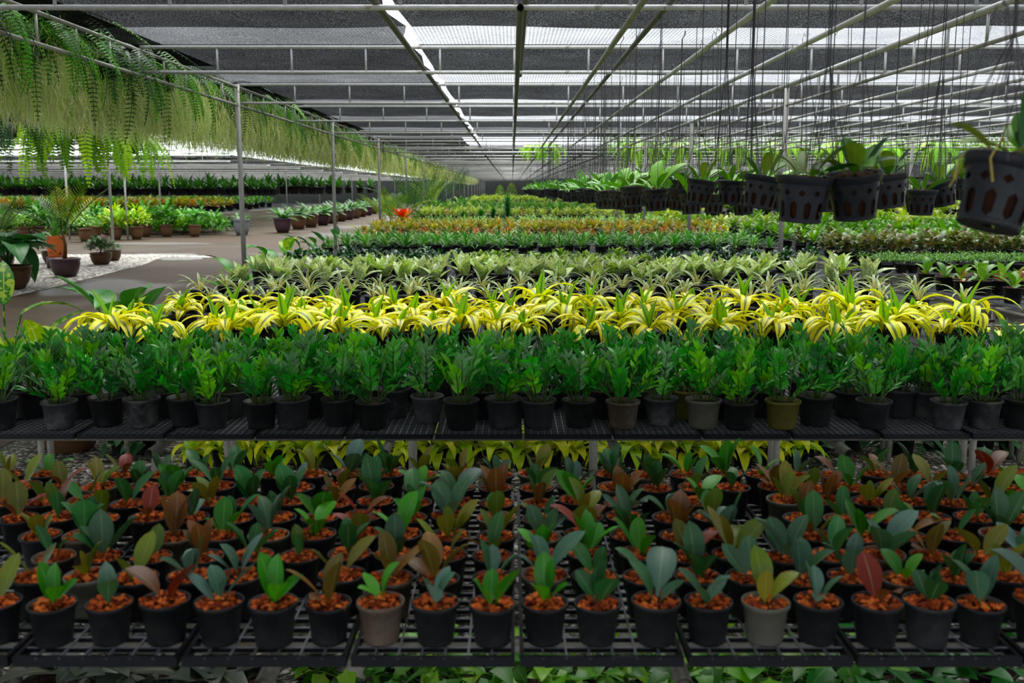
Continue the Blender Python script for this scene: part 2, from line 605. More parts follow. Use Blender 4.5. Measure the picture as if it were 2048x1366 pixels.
# ------------------------------------------------------------------ SETTING
def plane(name, x0, x1, y0, y1, z, mat, kind='structure', nx=1, ny=1):
    mb = MB(); mb.v = []
    for j in range(ny + 1):
        for i in range(nx + 1):
            mb.v.append((x0 + (x1 - x0) * i / nx, y0 + (y1 - y0) * j / ny, z))
    for j in range(ny):
        for i in range(nx):
            a = j * (nx + 1) + i
            mb.add((a, a + 1, a + nx + 2, a + nx + 1))
    o = link(name, mb.build(name, mat)); o['kind'] = kind
    return o


M_gravel = gravel_mat('grey_gravel', 42.0, lin(200, 194, 178), lin(58, 53, 45), 0.5, 1.4)
M_white = gravel_mat('white_gravel', 14.0, lin(236, 230, 220), lin(150, 144, 132))
M_earth = plain_mat('dark_earth', lin(66, 58, 44), 0.9, 0.2, nscale=1.5, amt=0.4)
plane('ground', -160, 160, -6, 260, -0.02, M_earth)
M_gravel2 = gravel_mat('dark_mossy_gravel', 30.0, lin(112, 106, 88), lin(34, 32, 24), 0.6, 2.0)
plane('floor', -3.35, 14.0, -2.0, 6.6, 0.0, M_gravel)
plane('floor_back', -3.35, 40.0, 6.6, 120, 0.0, M_gravel2)

# the road: comes along the left of the beds, widens into a crossing lane, and runs off along the beds
mb = MB()
poly = [(-3.3, 2.0), (-3.3, 120), (-9.0, 120), (-9.3, 43), (-11.6, 36.6), (-30, 36.6), (-30, 25.6), (-9.0, 25.6), (-7.6, 25.2)]
e = [at_z(u, v, 0) for (u, v) in ((322, 516), (290, 530), (230, 545), (160, 563), (90, 580), (0, 600))]
poly += [(-7.2, 24.4)] + [(p.x, p.y) for p in e] + [(-9.5, 12.0), (-12.0, 6.0), (-13.0, 2.0)]
for p in poly:
    mb.v.append((p[0], p[1], 0.004))
mb.add(list(range(len(poly))))
o = link('road', mb.build('road', road_mat())); o['kind'] = 'structure'
mb = MB()
poly = [(-30, 25.5), (-9.0, 25.5), (-7.7, 25.0), (-7.25, 24.3)] + [(p.x, p.y) for p in e] + [(-9.55, 12.0), (-12.0, 6.0), (-30, 6.0)]
for p in poly[::-1]:
    mb.v.append((p[0], p[1], 0.012))
mb.add(list(range(len(poly))))
o = link('gravel_island', mb.build('gravel_island', M_white)); o['kind'] = 'structure'
plane('floor_left', -60, -9.2, 36.7, 120, 0.006, M_earth)
plane('wall_back', 0, 1, 0, 1, 0, M_frame)
bpy.data.objects.remove(bpy.data.objects['wall_back'])
mb = MB(); mb.box((-20, 121, 1.55), (220, 0.1, 3.1)); o = link('wall_back', mb.build('wall_back', plain_mat('grey_screen', lin(52, 56, 52), 0.8, nscale=0.4, amt=0.25, bumpk=0)))
o['kind'] = 'structure'

# puddles on the crossing lane
M_water = plain_mat('puddle_water', (0.12, 0.11, 0.10), 0.28, 1.0, nscale=2, amt=0.1, bumpk=0)
for (u, v, ru, rv, lab) in ((355, 516, 50, 4.5, 'shiny puddle on the road just beyond the gravel tip'),
                            (330, 509, 75, 2.4, 'long thin puddle on the road behind the shiny one'),
                            (300, 487, 120, 2.2, 'faint wet streak on the road nearest the far brown pots')):
    mb = MB(); n = 26
    for k in range(n):
        a = 2 * pi * k / n
        q = 1 + R.uniform(-0.18, 0.18)
        p = at_z(u + ru * cos(a) * q, v + rv * sin(a) * q, 0.009)
        mb.v.append(tuple(p))
    mb.add(list(range(n))[::-1])
    thing('puddle', mb.build('puddle', M_water), label=lab, cat='puddle')

# ------------------------------------------------------------------ ROOF
ZL, ZU, ZN = CH + 1.0, CH + 1.21, CH + 1.235
TY = [2.65 + 3.1 * k for k in range(38)]     # transverse trusses
BAYS = [(-3.2, 3.2), (3.2, 9.6), (9.6, 16.0)]


def pipe_mesh(name, p0, p1, r, mat, n=8):
    mb = MB(); mb.tube([p0, p1], r, n)
    return mb.build(name, mat, True)


me_chord = pipe_mesh('chord', (-3.2, 0, 0), (3.2, 0, 0), 0.0155, M_roofpipe)
me_web = pipe_mesh('web', (0, 0, 0), (0, 0, ZU - ZL), 0.0105, M_roofpipe, 6)
me_chordf = pipe_mesh('chord_far', (-3.2, 0, 0), (3.2, 0, 0), 0.018, M_roofpipe, 5)
bayname = ['middle bay', 'right bay', 'far right bay']
for b, (xa, xb) in enumerate(BAYS):
    for k, y in enumerate(TY):
        far = y > 26
        if b == 2 and (y < 20 or y > 60) or b == 1 and (y < 8 or y > 95) or (b == 0 and y < 5):
            continue
        r = link('roof_truss', None); r.location = ((xa + xb) / 2, y, ZL)
        r.empty_display_size = 0.1
        tag(r, 'grey pipe truss across the %s, %s roof truss from camera' % (bayname[b], ordi(k + (0 if b == 0 else -1))), 'roof truss', 'pipe trusses across the shade house')
        link('bottom_chord', me_chordf if far else me_chord, r)
        link('top_chord', me_chordf if far else me_chord, r, (0, 0, ZU - ZL))
        step = 0.64 if y < 40 else 1.28
        x = -3.2 + step
        while x < 3.1:
            link('web_strut', me_web, r, (x + 0.02, 0, 0)); x += step
PY = [5.7 + 6.2 * k for k in range(19)]
me_post = pipe_mesh('post', (0, 0, 0), (0, 0, ZU), 0.030, M_galv, 12)
me_postf = pipe_mesh('post_far', (0, 0, 0), (0, 0, ZU), 0.032, M_galv, 6)
for xs, nm in ((-3.2, 'left edge of the beds'), (3.2, 'line between middle and right bays')):
    k0 = 0
    for k, y in enumerate(PY):
        if k == 0 or y > (118 if xs < 0 else 60):
            continue
        k0 += 1
        thing('support_post', me_post if y < 30 else me_postf, (xs, y, 0), label='grey metal roof post, %s from camera along %s' % (ordi(k0), nm), cat='post', group='roof posts')
for i, y in enumerate([24.3, 30.5, 36.7]):
    thing('support_post', me_postf, (9.6, y, 0), label='grey roof post far right behind hanging pots, %s from camera' % ordi(i + 1), cat='post', group='roof posts')
# lengthwise trusses over the two post lines
sec = PY[1] - PY[0]
me_lc = pipe_mesh('long_chord', (0, 0, 0), (0, sec, 0), 0.0165, M_galv)
for xs, nm in ((-3.2, 'left'), (3.2, 'right')):
    for k, y in enumerate(PY[:-1]):
        if (xs > 0 and y > 60):
            continue
        r = link('eaves_truss', None); r.location = (xs, y, ZL - 0.03); r.empty_display_size = 0.1
        tag(r, 'grey lengthwise pipe truss over the %s post line, %s span from camera' % (nm, ordi(k + 1)), 'roof truss', 'lengthwise pipe trusses')
        link('bottom_chord', me_lc, r); link('top_chord', me_lc, r, (0, 0, ZU - ZL))
        n = 10 if y < 30 else 5
        for j in range(1, n):
            link('web_strut', me_web, r, (0, sec * j / n, 0))
# purlin pipes under the net
for (x, z, y0, y1, m, rr, lab) in (
        (-0.76, ZL + 0.03, 3, 25, M_dpipe, 0.020, 'dark lengthwise roof pipe beside the bright gap in the net'),
        (0.045, ZL - 0.035, 5.55, 25, M_dpipe, 0.020, 'dark lengthwise roof pipe down the middle of the roof'),
        (0.075, ZL + 0.045, 5.62, 9.5, M_dpipe, 0.017, 'short open-ended pipe lying beside the middle roof pipe'),
        (0.68, ZL - 0.035, 3, 25, M_legpipe, 0.018, 'lengthwise roof pipe, first to the right of the middle pipe'),
        (0.88, ZL + 0.03, 3, 25, M_dpipe, 0.018, 'dark thin lengthwise roof pipe above the row of hanging pots'),
        (1.34, ZL - 0.035, 3, 25, M_roofpipe, 0.018, 'pale lengthwise roof pipe, second rail for hanging pots'),
        (1.97, ZL - 0.035, 3, 25, M_roofpipe, 0.018, 'pale lengthwise roof pipe, third rail for hanging pots'),
        (2.58, ZL - 0.035, 3, 25, M_roofpipe, 0.018, 'pale lengthwise roof pipe nearest the right post line')):
    mb = MB(); mb.tube([(x, y0, z), (x, y1, z)], rr, 10, caps=False)
    mb.tube([(x, y0, z), (x, y1, z)], rr * 0.8, 10, caps=False)
    thing('roof_pipe', mb.build('roof_pipe', m, True), label=lab, cat='roof pipe')
for i, x in enumerate((3.9, 4.55, 5.2, 5.85, 6.5, 7.4, 8.4)):
    mb = MB(); mb.tube([(x, 8, ZL - 0.03), (x, 25, ZL - 0.03)], 0.018, 8)
    thing('roof_pipe', mb.build('roof_pipe', M_roofpipe, True), label='pale lengthwise roof pipe in the right bay, %s from the post line' % ordi(i + 1), cat='roof pipe')
for i, x in enumerate((-0.76, 0.05, 0.7, 1.34, 1.97, 2.58)):
    mb = MB(); mb.tube([(x, 28.5, ZL - 0.03), (x, 118, ZL - 0.03)], 0.022, 6)
    thing('roof_pipe', mb.build('roof_pipe', M_dpipe, True), label='dark lengthwise pipe under the far roof, %s from left' % ordi(i + 1), cat='roof pipe')


def net(x0, x1, y0, y1, cuts, mats, label, wav=(0, 0), z=ZN):
    """cloth strip; cuts = list of (fraction, material index) for the bands across it"""
    mb = MB(); nx = max(4, int((x1 - x0) / 0.4))
    ys = []
    f0 = 0.0
    for fr, mi in cuts:
        ns = 3
        for j in range(ns):
            ys.append((f0 + (fr - f0) * j / ns, mi))
        f0 = fr
    ys.append((1.0, cuts[-1][1]))
    for j, (fy, mi) in enumerate(ys):
        y = y0 + (y1 - y0) * fy
        wl = wav[0] * sin(y * 5.0 + x0) * R.uniform(0.4, 1.2); wr = wav[1] * sin(y * 4.3 + x1) * R.uniform(0.4, 1.2)
        for i in range(nx + 1):
            t = i / nx
            x = x0 + wl + (x1 + wr - x0 - wl) * t
            sag = -0.022 * sin(pi * fy) * (0.6 + 0.4 * sin(x * 3.1 + y0))
            edge = 0.0
            mb.v.append((x, y + (0.05 * sin(x * 1.7 + y0 * 2) if 0 < j < len(ys) - 1 else 0), z + sag + edge))
    for j in range(len(ys) - 1):
        for i in range(nx):
            a = j * (nx + 1) + i
            mb.add((a, a + 1, a + nx + 2, a + nx + 1), None, (1, 1, 1), ys[j][1])
    return thing('shade_canopy', mb.build('shade_canopy', mats, True), label=label, cat='shade net', group='roof nets')


DO = [M_netdense, M_netopen, M_netgrey]
for k in range(7):
    y0, y1 = TY[k] + (0.0), TY[k + 1]
    nn = ordi(k + 1)
    net(-3.95, -0.86, y0, y1, [(0.68, 0), (1.0, 1)], [M_netleft, M_netgrey], 'black shade net left of the gap, over the %s roof bay' % nn, (0, 0.05))
    net(-0.78 if k < 2 else -0.80, 3.22, y0, y1, [(0.69, 0), (1.0, 1 if k < 5 else 2)], DO, 'black shade net with bright strip, middle of the %s roof bay' % nn, (0.02, 0))
    if k > 0:
        net(3.22, 9.7, y0, y1, [(0.69, 0), (1.0, 1 if k < 5 else 2)], DO, 'black shade net over the right bay, %s roof bay from camera' % nn)
    if k > 2:
        net(9.7, 22, y0, y1, [(0.69, 0), (1.0, 2)], DO, 'black shade net over the far right, %s roof bay from camera' % nn)
net(-3.3, 9.7, -5, TY[0], [(1.0, 0)], DO, 'black shade net over and behind the camera')
net(9.7, 22, -5, TY[3], [(1.0, 0)], DO, 'black shade net to the right of the camera')
# unseen second layer of cloth, added to dim the front bench
net(-3.3, 9.7, -5, 5.6, [(1.0, 0)], DO, 'added unseen black net that dims the nearest bench', z=ZN + 0.05)
ybeg = 28.7
for k in range(10):
    y0 = ybeg + 9.1 * k; y1 = y0 + 9.1
    cuts = []
    for q in range(1, 7):
        cuts.append((q / 6, 0 if q % 2 else 1))
    net(-3.9, 9.6, y0, y1, cuts, [M_netfar, M_netfarw], 'grey net of the far roof, %s stretch from camera' % ordi(k + 1))
    if k < 10:
        net(9.6, 26 if k < 3 else 70, y0, y1, cuts, [M_netfar, M_netfarw], 'grey net of the far roof at right, %s stretch from camera' % ordi(k + 1))
net(-3.9, -1.2, 24.3, 28.7, [(1.0, 0)], [M_netfar], 'dark net closing the left part of the gap between roofs')
# left shade house beyond the road
for k in range(4):
    y0 = 12.6 + 3.25 * k
    net(-24, -8.6, y0, y0 + 3.25, [(0.35, 0), (0.65, 1), (1.0, 0)], [M_netfar, M_netfarw], 'grey shade net left beyond the moss, %s strip from camera' % ordi(k + 1), z=ZN + 0.02)
for k in range(9):
    y0 = 36.6 + 9 * k; y1 = y0 + 9
    cuts = [(q / 6, 0 if q % 2 else 1) for q in range(1, 7)]
    net(-80, -10.2, y0, y1, cuts, [M_netfar, M_netfarw], 'grey shade net of the left house, %s stretch from camera' % ordi(k + 1))
net(-8.3, -3.3, 13.2, 24.5, [(1.0, 0)], DO, 'added dark net shading the road behind the hanging moss', z=ZN + 0.1)  # added to keep the road dim, hidden by the moss
net(-26, -3.3, -5, 11.4, [(1.0, 0)], DO, 'added dark net shading road and gravel at near left', z=ZN + 0.12)  # near stretch of the added road cover, holds back sky light
me_lch = pipe_mesh('left_chord', (-17, 0, 0), (17, 0, 0), 0.03, M_roofpipe, 5)
for k in range(14):
    y = 36.6 + 6 * k
    r = link('roof_truss', None); r.location = (-27.2, y, ZL); r.empty_display_size = 0.1
    tag(r, 'pale pipe truss under the left house roof, %s from camera' % ordi(k + 1), 'roof truss', 'pipe trusses of the left house')
    link('bottom_chord', me_lch, r); link('top_chord', me_lch, r, (0, 0, ZU - ZL))
    for j in range(-10, 11):
        link('web_strut', me_web, r, (j * 1.6, 0, 0))
for k in range(5):
    y = 12.6 + 3.25 * k
    r = link('roof_truss', None); r.location = (-16.4, y, ZL); r.scale = (0.45, 1, 1); r.empty_display_size = 0.1
    tag(r, 'grey pipe truss left behind the ferns, %s from camera' % ordi(k + 1), 'roof truss', 'pipe trusses left of the road')
    link('bottom_chord', me_lch, r); link('top_chord', me_lch, r, (0, 0, ZU - ZL))
for i, (u, v) in enumerate(((228, 516), (256, 480), (142, 470), (305, 470), (575, 440), (640, 432), (705, 425), (790, 412))):
    p = at_z(u, v, 0)
    if i == 2:
        p = Vector((-14.6, 33.0, 0))
    if i == 3:
        p = Vector((-14.0, 40, 0))
    thing('support_post', me_post if i < 2 else me_postf, (p.x, p.y, 0), label=('rusty post standing at the tip of the white gravel',
          'grey post beyond the road next to the brown pots', 'pale post behind the palm in the purple pot', 'thin post among the brown pots beyond the road',
          'post at the corner of the left house bench', 'post behind the row of potted ferns, second from the corner',
          'post behind the row of potted ferns, third from the corner', 'post at the far end of the row of potted ferns')[i], cat='post', group='posts beyond the road')

# ------------------------------------------------------------------ BENCH TRAYS AND FRAMES
def tray_mesh(name, w, d, nx, ny, bar, tall, fr_h, deep):
    mb = MB()
    for i in range(1, nx):
        mb.box((w * i / nx, d / 2, -tall / 2), (bar, d, tall), m=0)
    for j in range(1, ny):
        mb.box((w / 2, d * j / ny, -0.0010), (w, bar * 1.25, 0.0012), m=0)  # pale cap: top sheen of the black bar put into colour
        mb.box((w / 2, d * j / ny, -0.0017 - deep / 2), (w, bar * 0.9, deep), m=1)
    t = bar * 2.0
    for (c, s) in (((w / 2, t / 2, 0), (w, t, 1)), ((w / 2, d - t / 2, 0), (w, t, 1)), ((t / 2, d / 2, 0), (t, d, 1)), ((w - t / 2, d / 2, 0), (t, d, 1))):
        mb.box((c[0], c[1], -fr_h / 2 + 0.001), (s[0], s[1], fr_h), m=1)
    return mb.build(name, [M_wire, M_frame])


tray_a = tray_mesh('coarse_tray', 0.338, 1.14, 7, 24, 0.0042, 0.005, 0.022, 0.010)
tray_b = tray_mesh('fine_tray', 0.342, 1.06, 13, 40, 0.0030, 0.0032, 0.020, 0.0045)


def trays(mesh, x0, pitch, n, y0, label):
    xs = [x0 + pitch * i for i in range(n) if any(seen(x0 + pitch * i + dx, y0 + dy, BZ, 20, 20) for dx in (0, 0.34) for dy in (0, 1.0))]
    for i, x in enumerate(xs):
        thing('mesh_tray', mesh, (x, y0, BZ - 0.001), label='black wire mesh tray, %s from left %s' % (ordi(i + 1), label), cat='bench tray', group='mesh trays of the benches')


def frame(name, x0, x1, y0, y1, z, label, legx, lower=True, stick=0.05, group='pipe frames of the benches', cross=None):
    r = link('plant_bench', None); r.location = (x0, y0, 0); r.empty_display_size = 0.1
    tag(r, label, 'plant bench', group)
    w, d = x1 - x0, y1 - y0
    zt = z - 0.024

    def add(nm, pts, rr, n=8):
        mb = MB(); mb.tube(pts, rr, n); link(nm, mb.build(nm, M_legpipe, True), r)
    add('rail', [(0, 0.10, zt - 0.017), (w, 0.10, zt - 0.017)], 0.016)
    add('rail', [(0, d - 0.03, zt - 0.017), (w, d - 0.03, zt - 0.017)], 0.016)
    for lx in (cross or legx):
        mb = MB()
        mb.tube([(lx - x0, -stick, zt - 0.05), (lx - x0, d + stick, zt - 0.05)], 0.019, 12, caps=False)
        mb.tube([(lx - x0, -stick, zt - 0.05), (lx - x0, d + stick, zt - 0.05)], 0.015, 12, caps=False)
        link('cross_pipe', mb.build('cross_pipe', M_legpipe, True), r)
    for lx in legx:
        for ly in (0.02, d - 0.02):
            add('leg', [(lx - x0 + 0.0, ly, 0), (lx - x0, ly, zt - 0.05)], 0.017)
    if lower:
        for ly in (0.02, d - 0.02):
            add('lower_rail', [(0, ly, 0.30), (w, ly, 0.30)], 0.012)
    return r


# nearest bench
trays(tray_a, 0.016 - 0.348 * 6, 0.348, 12, 1.925, 'on the nearest bench')
frame('a', -2.1, 2.1, 1.96, 3.04, BZ, 'grey pipe frame carrying the nearest bench', [-1.6, -0.52, 0.36, 1.3], stick=0.02, lower=False)
# second bench: three trays deep
for q in range(3):
    trays(tray_b, 0.05 - 0.352 * 8, 0.352, 17, 3.81 + 1.08 * q, ('in the front tray row of second bench', 'in the middle tray row of second bench', 'in the back tray row of second bench')[q])
for q in range(3):
    frame('b', -2.75, 3.2, 3.83 + 1.08 * q, 4.85 + 1.08 * q, BZ, 'grey pipe frame under the second bench, %s' % ('front' if q == 0 else 'middle' if q == 1 else 'back'), [-2.35, -1.42, -0.50, 0.41, 1.32, 2.3, 3.1], stick=0.045, lower=False)
for q in range(3):
    trays(tray_b, 0.05 - 0.352 * 8, 0.352, 18, 7.28 + 1.08 * q, ('in the front tray row behind the yellow plants', 'in the middle tray row behind the yellow plants', 'in the back tray row behind the yellow plants')[q])
frame('c', -2.75, 3.5, 7.3, 10.5, BZ, 'grey pipe frame under the pale-leaved plants', [-2.3, -1.2, 0, 1.2, 2.4, 3.3], lower=False)


def top_bench(x0, x1, y0, y1, label, where, cell=0.06, z=BZ, legs=1.1):
    r = frame('t', x0, x1, y0, y1, z, label, [x0 + 0.05 + (x1 - x0 - 0.1) * i / max(1, round((x1 - x0) / legs)) for i in range(max(1, round((x1 - x0) / legs)) + 1)])
    mb = MB(); w, d = x1 - x0, y1 - y0
    nx, ny = int(w / cell), int(d / cell)
    for i in range(nx + 1):
        mb.box((w * i / nx, d / 2, z - 0.012), (0.006, d, 0.018))
    for j in range(ny + 1):
        mb.box((w / 2, d * j / ny, z - 0.0125), (w, 0.006, 0.018))
    link('mesh_top', mb.build('mesh_top', M_wire), r)
    return r


top_bench(-2.75, 3.7, 10.9, 13.0, 'pipe bench under the low lime mounds in the middle bay', '')
top_bench(-2.75, 4.0, 14.6, 16.6, 'pipe bench under the dark green grassy plants', '')
top_bench(-2.9, 4.2, 17.9, 22.4, 'pipe bench under the orange and yellow plants', '', 0.12)
top_bench(-2.7, 4.0, 23.4, 26.2, 'pipe bench under the thin pale grassy rows', '', 0.12)
for i, (a, b) in enumerate(((30.4, 34.0), (35.6, 41), (43, 49), (52, 60), (63, 72), (74, 90))):
    top_bench(-2.8, 3.8 if i < 4 else 2.2, a, b, 'far pipe bench down the middle bay, %s beyond the gap in the roof' % ordi(i + 1), '', 0.3, legs=2.2)
RB = [(7.4, 8.62), (8.95, 9.88), (11.35, 12.3), (13.1, 14.15), (15.4, 16.9), (18.0, 19.5), (20.6, 22.4)]
RX = [4.14, 4.02, 4.22, 4.25, 4.35, 4.4, 4.5]
for i, (a, b) in enumerate(RB):
    top_bench(RX[i], RX[i] + 2.3 + i * 1.1, a, b, 'grey pipe bench in the right bay, %s from the camera' % ordi(i + 1), '', 0.05 if i < 4 else 0.1)
top_bench(-27, -12.4, 41, 46, 'pipe bench under the orange plants in the left house', '', 0.3, legs=1.8)
top_bench(-36, -12.6, 48, 56, 'second pipe bench back in the left house', '', 0.4, legs=2.4)
top_bench(-42, -12.8, 59, 70, 'third pipe bench back in the left house', '', 0.5, legs=3)

# ------------------------------------------------------------------ NEAREST BENCH: seedlings in husk chips
RIM = 0.0515
pm_black = pot_mesh('small_black_pot', RIM, 0.038, 0.088, M_pot)
pm_coal = pot_mesh('small_charcoal_pot', RIM, 0.038, 0.088, M_potcoal)
pm_taupe = pot_mesh('small_taupe_pot', RIM, 0.038, 0.088, M_pottaupe)
pm_stone = pot_mesh('small_stone_pot', RIM, 0.038, 0.088, M_potstone)
husks = [husk_mesh('husk_chips', 0.047, 0.079, 100 + i, 60) for i in range(8)]
PAL = {
    'bright green': [lin(70, 140, 48), lin(86, 152, 60), lin(55, 120, 40)],
    'blue-green': [lin(92, 122, 112), lin(74, 108, 88), lin(60, 98, 66)],
    'dark green': [lin(44, 96, 50), lin(58, 110, 62), lin(36, 80, 42)],
    'olive': [lin(104, 118, 40), lin(86, 104, 36), lin(112, 110, 44)],
    'bronze': [lin(112, 72, 40), lin(92, 78, 36), lin(120, 84, 46)],
    'reddish': [lin(128, 52, 42), lin(104, 60, 38), lin(88, 92, 40)],
    'two-toned': [lin(60, 112, 60), lin(108, 74, 40), lin(84, 106, 44)],
}
seedlings = []
keys = ['bright green', 'blue-green', 'dark green', 'olive', 'blue-green', 'two-toned', 'dark green', 'bronze', 'bright green', 'blue-green', 'olive',
        'two-toned', 'dark green', 'reddish', 'bright green', 'dark green', 'blue-green', 'olive']
for i in range(36):
    rg = random.Random(500 + i); key = keys[i % len(keys)]; mb = MB()
    nl = rg.choice((2, 3, 3, 4, 4)); a0 = rg.uniform(0, 6.28)
    for j in range(nl):
        az = a0 + j * (2 * pi / nl if nl < 4 else 2.4) + rg.uniform(-0.35, 0.35)
        el = radians(rg.uniform(50, 86))
        L = rg.uniform(0.070, 0.115); W = L * rg.uniform(0.38, 0.52)
        c = vary(rg.choice(PAL[key]), rg, 0.18)
        leaf_ae(mb, (0.007 * cos(az), 0.007 * sin(az), 0.078 + rg.uniform(0, 0.012)), az, el, L, W, rg.uniform(0.0, 0.9), prof_paddle, c, n=9, fold=rg.uniform(0.15, 0.5), roll=rg.uniform(-0.5, 0.5))
    seedlings.append((key, mb.build('seedling_foliage', M_thick, True)))
front_cols = []
for k in range(-6, 6):
    for o in (0.056, 0.170, 0.286):
        front_cols.append(0.016 + 0.348 * k + o)
rowname = ['front row', 'second row', 'third row', 'fourth row', 'fifth row', 'sixth row', 'seventh row', 'back row']
for rr in range(8):
    y = 2.00 + 0.137 * rr
    pts = []
    for x in front_cols:
        if rr > 0 and R.random() < 0.035:
            continue
        pts.append((x + R.uniform(-0.006, 0.006) + (0.012 if (rr % 2 and x < -0.35) else 0), y + R.uniform(-0.008, 0.008), BZ + 0.001))

    def pick(i, rg):
        key, fol = rg.choice(seedlings)
        q = rg.random()
        if q < 0.74:
            pm, pn = pm_black, 'black'
        elif q < 0.9:
            pm, pn = pm_coal, 'charcoal'
        elif q < 0.96:
            pm, pn = pm_taupe, 'brown'
        else:
            pm, pn = pm_stone, 'grey'
        return [('pot', pm), ('husk_chips', rg.choice(husks)), ('foliage', fol, rg.uniform(0.85, 1.2) if rr < 6 else rg.uniform(0.8, 1.05), 0.078)], '%s paddle-leaved seedling in %s pot' % (key, pn), rg.uniform(0.95, 1.05)
    row('potted_seedling', 'potted plant', 'seedlings in husk chips on the nearest bench', rowname[rr] + ' of nearest bench', pts, pick, 0.1)

# ------------------------------------------------------------------ SECOND BENCH: glossy leaflet plants
zz = []
for i in range(12):
    rg = random.Random(900 + i); mb = MB()
    ns = rg.randint(9, 12)
    for s in range(ns):
        az = s * 2.4 + rg.uniform(-0.4, 0.4); el = radians(rg.uniform(46, 82) if s > 2 else rg.uniform(76, 88))
        Ls = rg.uniform(0.11, 0.20) if s > 1 else rg.uniform(0.18, 0.24)
        bendt = rg.uniform(0.1, 0.6)
        P = Vector((0.024 * cos(az), 0.024 * sin(az), 0.10)); D = Vector((cos(az) * cos(el), sin(az) * cos(el), sin(el)))
        N = Vector((-cos(az) * sin(el), -sin(az) * sin(el), cos(el))); S = D.cross(N)
        pts = [P.copy()]; nn = 9
        young = rg.random() < 0.22
        gc = lin(104, 176, 54) if young else rg.choice((lin(44, 126, 44), lin(58, 146, 52), lin(36, 100, 44), lin(86, 154, 74), lin(96, 138, 96)))  # grey-green tones put leaf sheen into the stem palette
        for k in range(nn):
            P = P + D * (Ls / nn); rm = Matrix.Rotation(-bendt / nn, 3, S); D = rm @ D; N = rm @ N
            pts.append(P.copy())
            if k >= 2:
                for sg in (-1, 1):
                    dd = (D * rg.uniform(0.7, 1.1) + S * (sg * rg.uniform(0.45, 0.95)) + N * rg.uniform(-0.35, 0.8)).normalized()
                    leaf(mb, P, dd, N + D * -0.3, rg.uniform(0.040, 0.060) * (0.8 + 0.3 * k / nn), rg.uniform(0.0135, 0.019), rg.uniform(-0.1, 0.5), prof_ell, vary(gc, rg, 0.3), n=4, fold=0.25, roll=rg.uniform(-0.6, 0.6), rng=rg)
        leaf(mb, P, D, N, 0.05, 0.02, 0.2, prof_ell, vary(gc, rg, 0.1), n=4)
        mb.tube(pts, 0.003, 4, vary(lin(60, 84, 36), rg), caps=False, radii=[0.0042 - 0.0028 * q / nn for q in range(nn + 1)])
    zz.append(mb.build('leaflet_foliage', M_gloss, True))
zp = {n: pot_mesh('pot_' + n, 0.0735, 0.055, 0.115, m, 26, 0.09) for n, m in (('black', M_pot), ('charcoal', M_potcoal), ('grey', M_potgrey), ('taupe', M_pottaupe), ('olive', M_potolive), ('stone', M_potstone))}
zs = soil_mesh('potting_soil', 0.066, 0.098, seed=3)
zfront = [(-5, 'charcoal'), (118, 'grey'), (213, 'black'), (283, 'grey'), (370, 'black'), (424, 'charcoal'), (521, 'black'), (584, 'charcoal'), (675, 'black'), (745, 'black'),
          (854, 'grey'), (922, 'black'), (1007, 'charcoal'), (1077, 'charcoal'), (1158, 'black'), (1246, 'taupe'), (1322, 'grey'), (1407, 'stone'), (1480, 'black'), (1566, 'olive'),
          (1632, 'black'), (1748, 'charcoal'), (1898, 'grey'), (1968, 'grey'), (2042, 'black')]
zback = [(60, 'black'), (165, 'black'), (330, 'charcoal'), (462, 'grey'), (620, 'black'), (700, 'charcoal'), (785, 'grey'), (968, 'black'), (1062, 'grey'), (1205, 'black'), (1285, 'black'), (1375, 'olive'), (1440, 'black'),
         (1530, 'black'), (1700, 'charcoal'), (1800, 'charcoal'), (1850, 'grey'), (1935, 'black'), (2015, 'black')]
lowv = {118: 0, 213: .05, 283: .02, 370: .06, 854: .11, 675: .06, 1158: .03, 922: -.0, 1322: .06, 1632: .05}


def zz_list(lst, Y, where, jit):
    pts = []
    nmx = {}
    for (u, c) in lst:
        p = at_y(u, 800, Y)
        y = Y + lowv.get(u, 0.0) + R.uniform(-jit, jit)
        x = (u - 1024) / F * (y * CP + (CH - BZ - 0.115) * SP)
        pts.append((x, y, BZ + 0.001)); nmx[len(pts) - 1] = c
    for i, p in enumerate(pts):
        c = lst[i][1]
        cn = {'olive': 'mossy olive', 'stone': 'pale stone-grey', 'taupe': 'dusty brown'}.get(c, c)
        thing('glossy_leaf_plant', [('pot', zp[c]), ('soil', zs), ('foliage', R.choice(zz))], p, R.uniform(0, 6.28), R.uniform(0.94, 1.05),
              'leaflet plant in %s pot, %s from left in %s of second bench' % (cn, ordi(i + 1), where), 'potted plant', 'glossy leaflet plants on the second bench')


zz_list(zfront, 3.925, 'front row', 0.012)
zz_list(zback, 4.12, 'second row', 0.012)
for q, (y, off, nm) in enumerate(((4.30, 0.0, 'third row of second bench'), (4.47, 0.1, 'fourth row of second bench'))):
    def pick(i, rg):
        return [('pot', zp[rg.choice(('black', 'black', 'charcoal', 'grey'))]), ('soil', zs), ('foliage', rg.choice(zz))], 'glossy leaflet plant', rg.uniform(0.92, 1.06)
    pts = [p for p in spread(-2.6, 3.0, 0.185, y, BZ + 0.001, 0.015, 0.015, off) if not (1750 < proj(*p)[0] < 1830 and q == 1)]
    row('glossy_leaf_plant', 'potted plant', 'glossy leaflet plants on the second bench', nm, pts, pick, 0.25)

